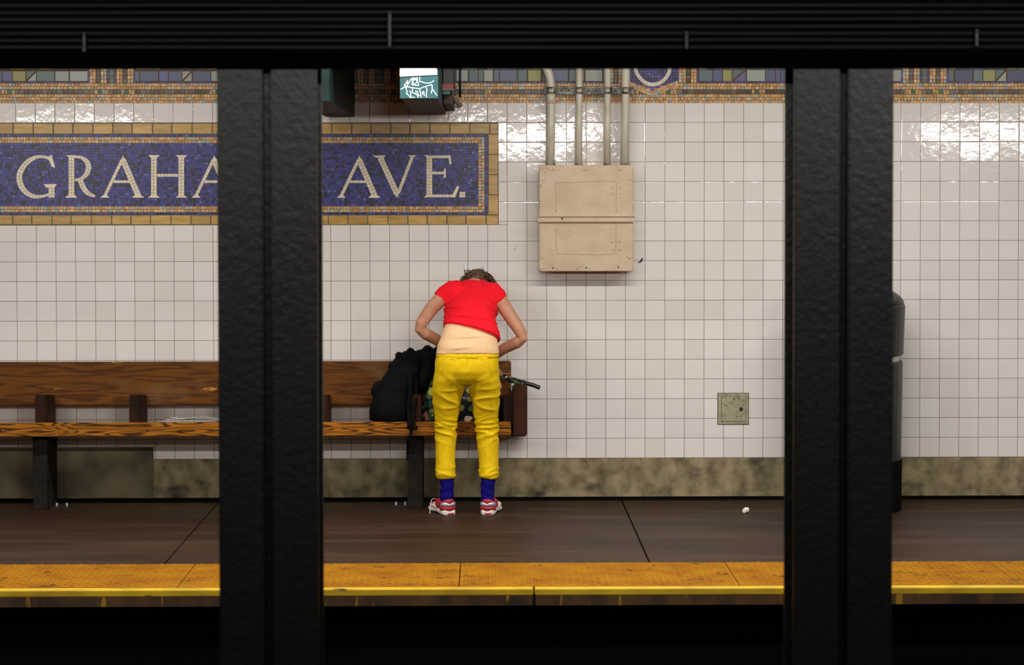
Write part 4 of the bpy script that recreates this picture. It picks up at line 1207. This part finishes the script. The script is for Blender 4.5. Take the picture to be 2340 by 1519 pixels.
# hair
bm = B()
R12 = Matrix.Rotation(math.radians(-12), 3, 'X')
ball(bm, HC + Vector((0, -.004, .007)), .079, .115, .094, 24, 16, R12)
bmesh.ops.bisect_plane(bm, geom=bm.verts[:] + bm.edges[:] + bm.faces[:], plane_co=HC + Vector((0, 0, -.035)), plane_no=Vector((0, -.35, 1)), clear_inner=True)
bmesh.ops.holes_fill(bm, edges=[e for e in bm.edges if len(e.link_faces) == 1])
ball(bm, W(1088, 634, -.325), .044, .05, .032, 14, 10)
rnd = random.Random(3)
for k in range(230):
    a = rnd.uniform(-1, 1); f = rnd.uniform(-.95, .9)
    p = HC + R12 @ Vector((.076 * math.sin(a * 1.3), .104 * f * math.sqrt(max(.05, 1 - .3 * a * a)), .089 * math.cos(a * 1.3) * math.sqrt(max(.04, 1 - f * f)))) + Vector((0, 0, .004))
    flow = Vector((a * .7 + rnd.uniform(-.4, .4), -.2 + rnd.uniform(-.8, .7), rnd.uniform(-.30, .12) - .25 * abs(a))).normalized()
    ln = rnd.uniform(.03, .055)
    tube(bm, [p - flow * .012, p + flow * ln * .4, p + flow * ln * .8 + Vector((0, 0, -.004)), p + flow * ln + Vector((a * .006, 0, -.008))], [.0045, .004, .0024, .0005], 5)
for (ax, ay, bx_, by_) in ((1063, 626, 1059, 611), (1066, 624, 1069, 614), (1100, 626, 1101, 607), (1108, 632, 1104, 611), (1114, 634, 1119, 630), (1112, 630, 1112, 618), (1078, 622, 1080, 613), (1090, 622, 1096, 615)):
    p, q = W(ax, ay, -.27), W(bx_, by_, -.25)
    tube(bm, [p, p.lerp(q, .6) + Vector((.002, 0, 0)), q], [.004, .0022, .0004], 5)
obj('hair', bm, mhair, person, True)['label'] = 'short tousled brown hair'

# socks
for k, (L_, toe) in enumerate(((LEGL, -1), (LEGR, 1))):
    bm = B()
    cx = (1021.5, 1114.5)[k]
    rings(bm, [ringpx(cx, 1152, 15, -.515, .042), ringpx(cx, 1138, 15.5, -.515, .041), ringpx(cx - .5, 1122, 15.2, -.51, .039), ringpx(cx + (0 if k else .5), 1106, 16, -.507, .043), ringpx(cx + (1.5 if k else -1), 1092, 16.8, -.505, .046), ringpx(cx + (2 if k else -1), 1082, 16, -.505, .046)])
    sk = fuse(bm, 0.005, 2)
    wrinkle(sk, lambda co: 0.002 * math.sin((co.z + .4 * co.x * toe) * 150 + 4 * noise.noise(co * 12)))
    obj('sock', sk, msock, person, True)['label'] = 'royal blue sock, ' + ('left' if k == 0 else 'right') + ' leg'

# running shoes
def shoe(heel_px, toe_out, mirror, lab):
    heel = G(heel_px, 1179); heel.y = -.585
    fw = Vector((math.sin(toe_out), math.cos(toe_out), 0)); sd = Vector((math.cos(toe_out), -math.sin(toe_out), 0))
    def at(s, w, z): return heel + fw * s + sd * w + Vector((0, 0, z))
    def ring_at(s, hw, z0, z1, n=20, p=2.6, off=0):
        c = at(s, off, (z0 + z1) / 2); return ell(c, sd, (0, 0, 1), hw, (z1 - z0) / 2, n, p)
    root = bpy.data.objects.new('shoe', None); root.empty_display_size = .03
    link(root, person, heel); root['label'] = lab
    st = [(0.0, .022, .0), (.006, .034, 0), (.03, .040, 0), (.07, .038, .002), (.11, .037, .006), (.15, .043, .003), (.19, .047, .002), (.225, .040, .006), (.25, .022, .012), (.256, .008, .016)]
    bm = B(); rings(bm, [ring_at(s, w, z, .030 if s < .12 else .026 - (s - .12) * .03 + .004, 20, 4.5, mirror * .006 * (s / .25)) for s, w, z in st])
    so = obj('sole', bm, mshoew, root, True)
    # heel height of the upper and its outline
    us_ = [(.004, .026, .082), (.010, .032, .086), (.03, .036, .080), (.055, .036, .070), (.075, .036, .074), (.095, .036, .086), (.12, .037, .080), (.15, .041, .066), (.19, .044, .052), (.225, .036, .040), (.246, .016, .028)]
    bm = B(); rings(bm, [ring_at(s, w, .020, h, 20, 3.0, mirror * .006 * (s / .25)) for s, w, h in us_])
    up = obj('upper', bm, mshoe, root, True)
    def heelpt(th, z, off=0.0):
        rr = .0385 + off
        wv = math.sin(th); bk = math.cos(th)
        fl = 1.08 - 1.6 * max(0, z - .03)
        return at(.036 - (rr * .98) * bk, rr * wv * fl, z)
    def strip(th0, th1, zl, zh, m_, name, off=.0022, n=14, par=None):
        bm = B(); A_, B_, A2, B2 = [], [], [], []
        for i in range(n + 1):
            u = i / n; th = math.radians(th0 + (th1 - th0) * u)
            A_.append(bm.verts.new(heelpt(th, zl(u), off))); B_.append(bm.verts.new(heelpt(th, zh(u), off)))
            A2.append(bm.verts.new(heelpt(th, zl(u), -.004))); B2.append(bm.verts.new(heelpt(th, zh(u), -.004)))
        for i in range(n):
            bm.faces.new((A_[i], A_[i + 1], B_[i + 1], B_[i])); bm.faces.new((A2[i], A2[i + 1], A_[i + 1], A_[i])); bm.faces.new((B_[i], B_[i + 1], B2[i + 1], B2[i]))
        return obj(name, bm, m_, par or root, True)
    strip(-88, 88, lambda u: .026, lambda u: .047, mshoe, 'heel_band', .0018)
    strip(-85, 85, lambda u: .047 + .003 * (1 - abs(2 * u - 1)), lambda u: .060 + .010 * abs(math.sin(3.14159 * 2 * (u - .5))) - .004 * (abs(2 * u - 1) > .96), mshoes, 'heel_overlay', .0028)
    strip(-40, 40, lambda u: .058 + .006 * abs(2 * u - 1), lambda u: .087 - .005 * abs(2 * u - 1), mshoe, 'heel_tab', .0012)
    strip(-14, 30, lambda u: .006, lambda u: .012 + .002 * u, mshoe, 'sole_slot', .0056, par=so)
    for sg in (-1, 1):
        for k in range(4):
            s0 = .10 + k * .022
            a, b_2 = at(s0, sg * .0415 + mirror * .003, .032), at(s0 + .03, sg * .036 + mirror * .004, .058 - k * .004)
            bm = B(); tube(bm, [a, a.lerp(b_2, .5) + sd * sg * .004, b_2], .004, 6, .5); obj('side_stripe', bm, mlace, up)
    for k in range(4):
        s0 = .125 + k * .02
        bm = B(); tube(bm, [at(s0, -.03, .066 - k * .007), at(s0, 0, .082 - k * .008), at(s0, .03, .066 - k * .007)], .003, 6); obj('lace', bm, mlace, up)
    return at, up, root
at_, up_, r_ = shoe(1027.5, math.radians(-20), -1, 'crimson and white running shoe, left foot')
bm = B(); tube(bm, interp([at_(.125, -.03, .075), at_(.11, -.062, .075), at_(.09, -.078, .04), at_(.07, -.088, .004)], 4), .002, 6); obj('lace_end', bm, mlace, up_, True)
shoe(1113, math.radians(9), 1, 'crimson and white running shoe, right foot')

# ================================================================== BAGS ON THE BENCH
zs_ = zseat
bpk = thing('backpack', 'slumped black backpack on the bench left of the person', 'backpack', (W(905, 960, -.25).x, -.25, zs_(-.25)))
def bagr(cx, py, hw, Y, d, p=3.0): return ringpx(cx, py, hw, Y, d, 0, 28, p)
bm = B()
rings(bm, [bagr(894, 963, 40, -.25, .10), bagr(892, 955, 47, -.25, .115), bagr(892, 935, 47, -.25, .12), bagr(896, 910, 46, -.25, .12), bagr(910, 880, 44, -.24, .115), bagr(922, 850, 40, -.235, .105), bagr(932, 828, 38, -.23, .09), bagr(942, 812, 33, -.225, .07), bagr(948, 803, 22, -.22, .05)])
rings(bm, [bagr(955, 890, 20, -.22, .06), bagr(962, 862, 28, -.22, .075), bagr(970, 830, 30, -.22, .075), bagr(976, 808, 26, -.22, .06), bagr(978, 796, 14, -.22, .04)])
for cx, py, r_2 in ((911, 813, .019), (939, 803, .022), (976, 797, .026), (999, 800, .022), (896, 836, .026), (921, 817, .02), (957, 806, .02)):
    ball(bm, W(cx, py, -.24), r_2, .05, r_2)
pk = fuse(bm, 0.007, 2)
wrinkle(pk, lambda co: 0.010 * noise.noise(co * 11) + 0.004 * noise.noise(co * 30))
obj('main_body', pk, mnylon, bpk, True)
bm = B(); rings(bm, [bagr(893, 962, 34, -.335, .05), bagr(893, 945, 39, -.34, .055), bagr(895, 915, 38, -.338, .05), bagr(900, 893, 33, -.325, .035)])
fp_ = fuse(bm, 0.007, 6); wrinkle(fp_, lambda co: 0.006 * noise.noise(co * 14)); obj('front_pocket', fp_, mnylon, bpk, True)
bm = B(); rings(bm, [bagr(862, 905, 12, -.25, .06), bagr(858, 890, 11, -.25, .06), bagr(868, 874, 12, -.25, .055), bagr(878, 868, 8, -.25, .04)])
sp_ = fuse(bm, 0.006, 5); obj('side_pocket', sp_, mnylon, bpk, True)
def ribbon(pts, w_, name, par):
    bm = B(); tube(bm, interp(pts, 6), w_, 8, 0.25, up=(0, -1, 0)); return obj(name, bm, mstrap, par, True)
ribbon([W(935, 850, -.34), W(938, 890, -.375), W(934, 930, -.385), W(936, 958, -.405), W(936, 975, -.428), W(934, 975, -.44), W(931, 978, -.43)], .013, 'shoulder_strap', bpk)
ribbon([W(948, 860, -.31), W(951, 900, -.365), W(945, 940, -.39), W(944, 962, -.415), W(947, 975, -.43), W(954, 978, -.432)], .011, 'shoulder_strap', bpk)
ribbon([W(940, 955, -.412), W(941, 975, -.43), W(938, 995, -.43), W(935, 1012, -.425)], .008, 'webbing_tail', bpk)
ribbon([W(932, 1000, -.40), W(931, 1025, -.36), W(931, 1052, -.36)], .006, 'webbing_tail', bpk)
bm = B(); p = W(938, 977, -.437); box(bm, p.x - .012, p.x + .012, p.y - .006, p.y + .004, p.z - .012, p.z + .012, .003); obj('buckle', bm, mstrap, bpk)
bm = B(); tube(bm, interp([W(908, 815, -.26), W(911, 808, -.27), W(918, 811, -.27), W(925, 814, -.26)], 5), .007, 8); obj('grab_handle', bm, mstrap, bpk, True)

fb = thing('floral_bag', 'dark floral print bag on the bench behind the yellow trousers', 'bag', (W(1050, 960, -.24).x, -.24, zs_(-.24)))
bm = B()
rings(bm, [bagr(1052, 963, 88, -.225, .09, 4), bagr(1052, 952, 94, -.225, .10, 4), bagr(1052, 930, 92, -.225, .105, 3.5), bagr(1050, 905, 80, -.22, .10, 3.2), bagr(1048, 880, 70, -.215, .085, 3), bagr(1046, 855, 64, -.21, .06, 3), bagr(1046, 842, 58, -.21, .035, 3)])
fbm = fuse(bm, 0.007, 4); wrinkle(fbm, lambda co: 0.009 * noise.noise(co * 13) + .003 * noise.noise(co * 35))
obj('bag_body', fbm, mflor, fb, True)
bm = B(); rings(bm, [bagr(1140, 963, 22, -.22, .07, 3), bagr(1140, 945, 26, -.22, .075, 3), bagr(1136, 925, 22, -.22, .07, 3), bagr(1130, 905, 16, -.22, .05, 3)])
sd_ = fuse(bm, 0.007, 4); obj('end_pocket', sd_, mnylon, fb, True)
hp = [W(1110, 848, -.24), W(1130, 853, -.27), W(1146, 859, -.29), W(1160, 864, -.30), W(1175, 869.5, -.31), W(1190, 873.5, -.32), W(1199, 876, -.325)]
bm = B(); tube(bm, interp(hp, 5), .017, 10); hb = fuse(bm, .004, 2); wrinkle(hb, lambda co: .003 * noise.noise(co * 40)); obj('padded_handle', hb, mflor, fb, True)
hp2 = [W(1190, 873.5, -.32), W(1206, 876.5, -.33), W(1220, 880.5, -.335), W(1234, 886, -.34)]
bm = B(); tube(bm, interp(hp2, 5), .0115, 12); obj('handle_end', bm, mnavy, fb, True)['label'] = 'dark navy end of the handle'
bm = B(); tube(bm, interp([W(1172, 871, -.31), W(1167, 877, -.318), W(1166, 884, -.318), W(1169, 880, -.312)], 4), .003, 6); obj('loop', bm, mflor, fb, True)
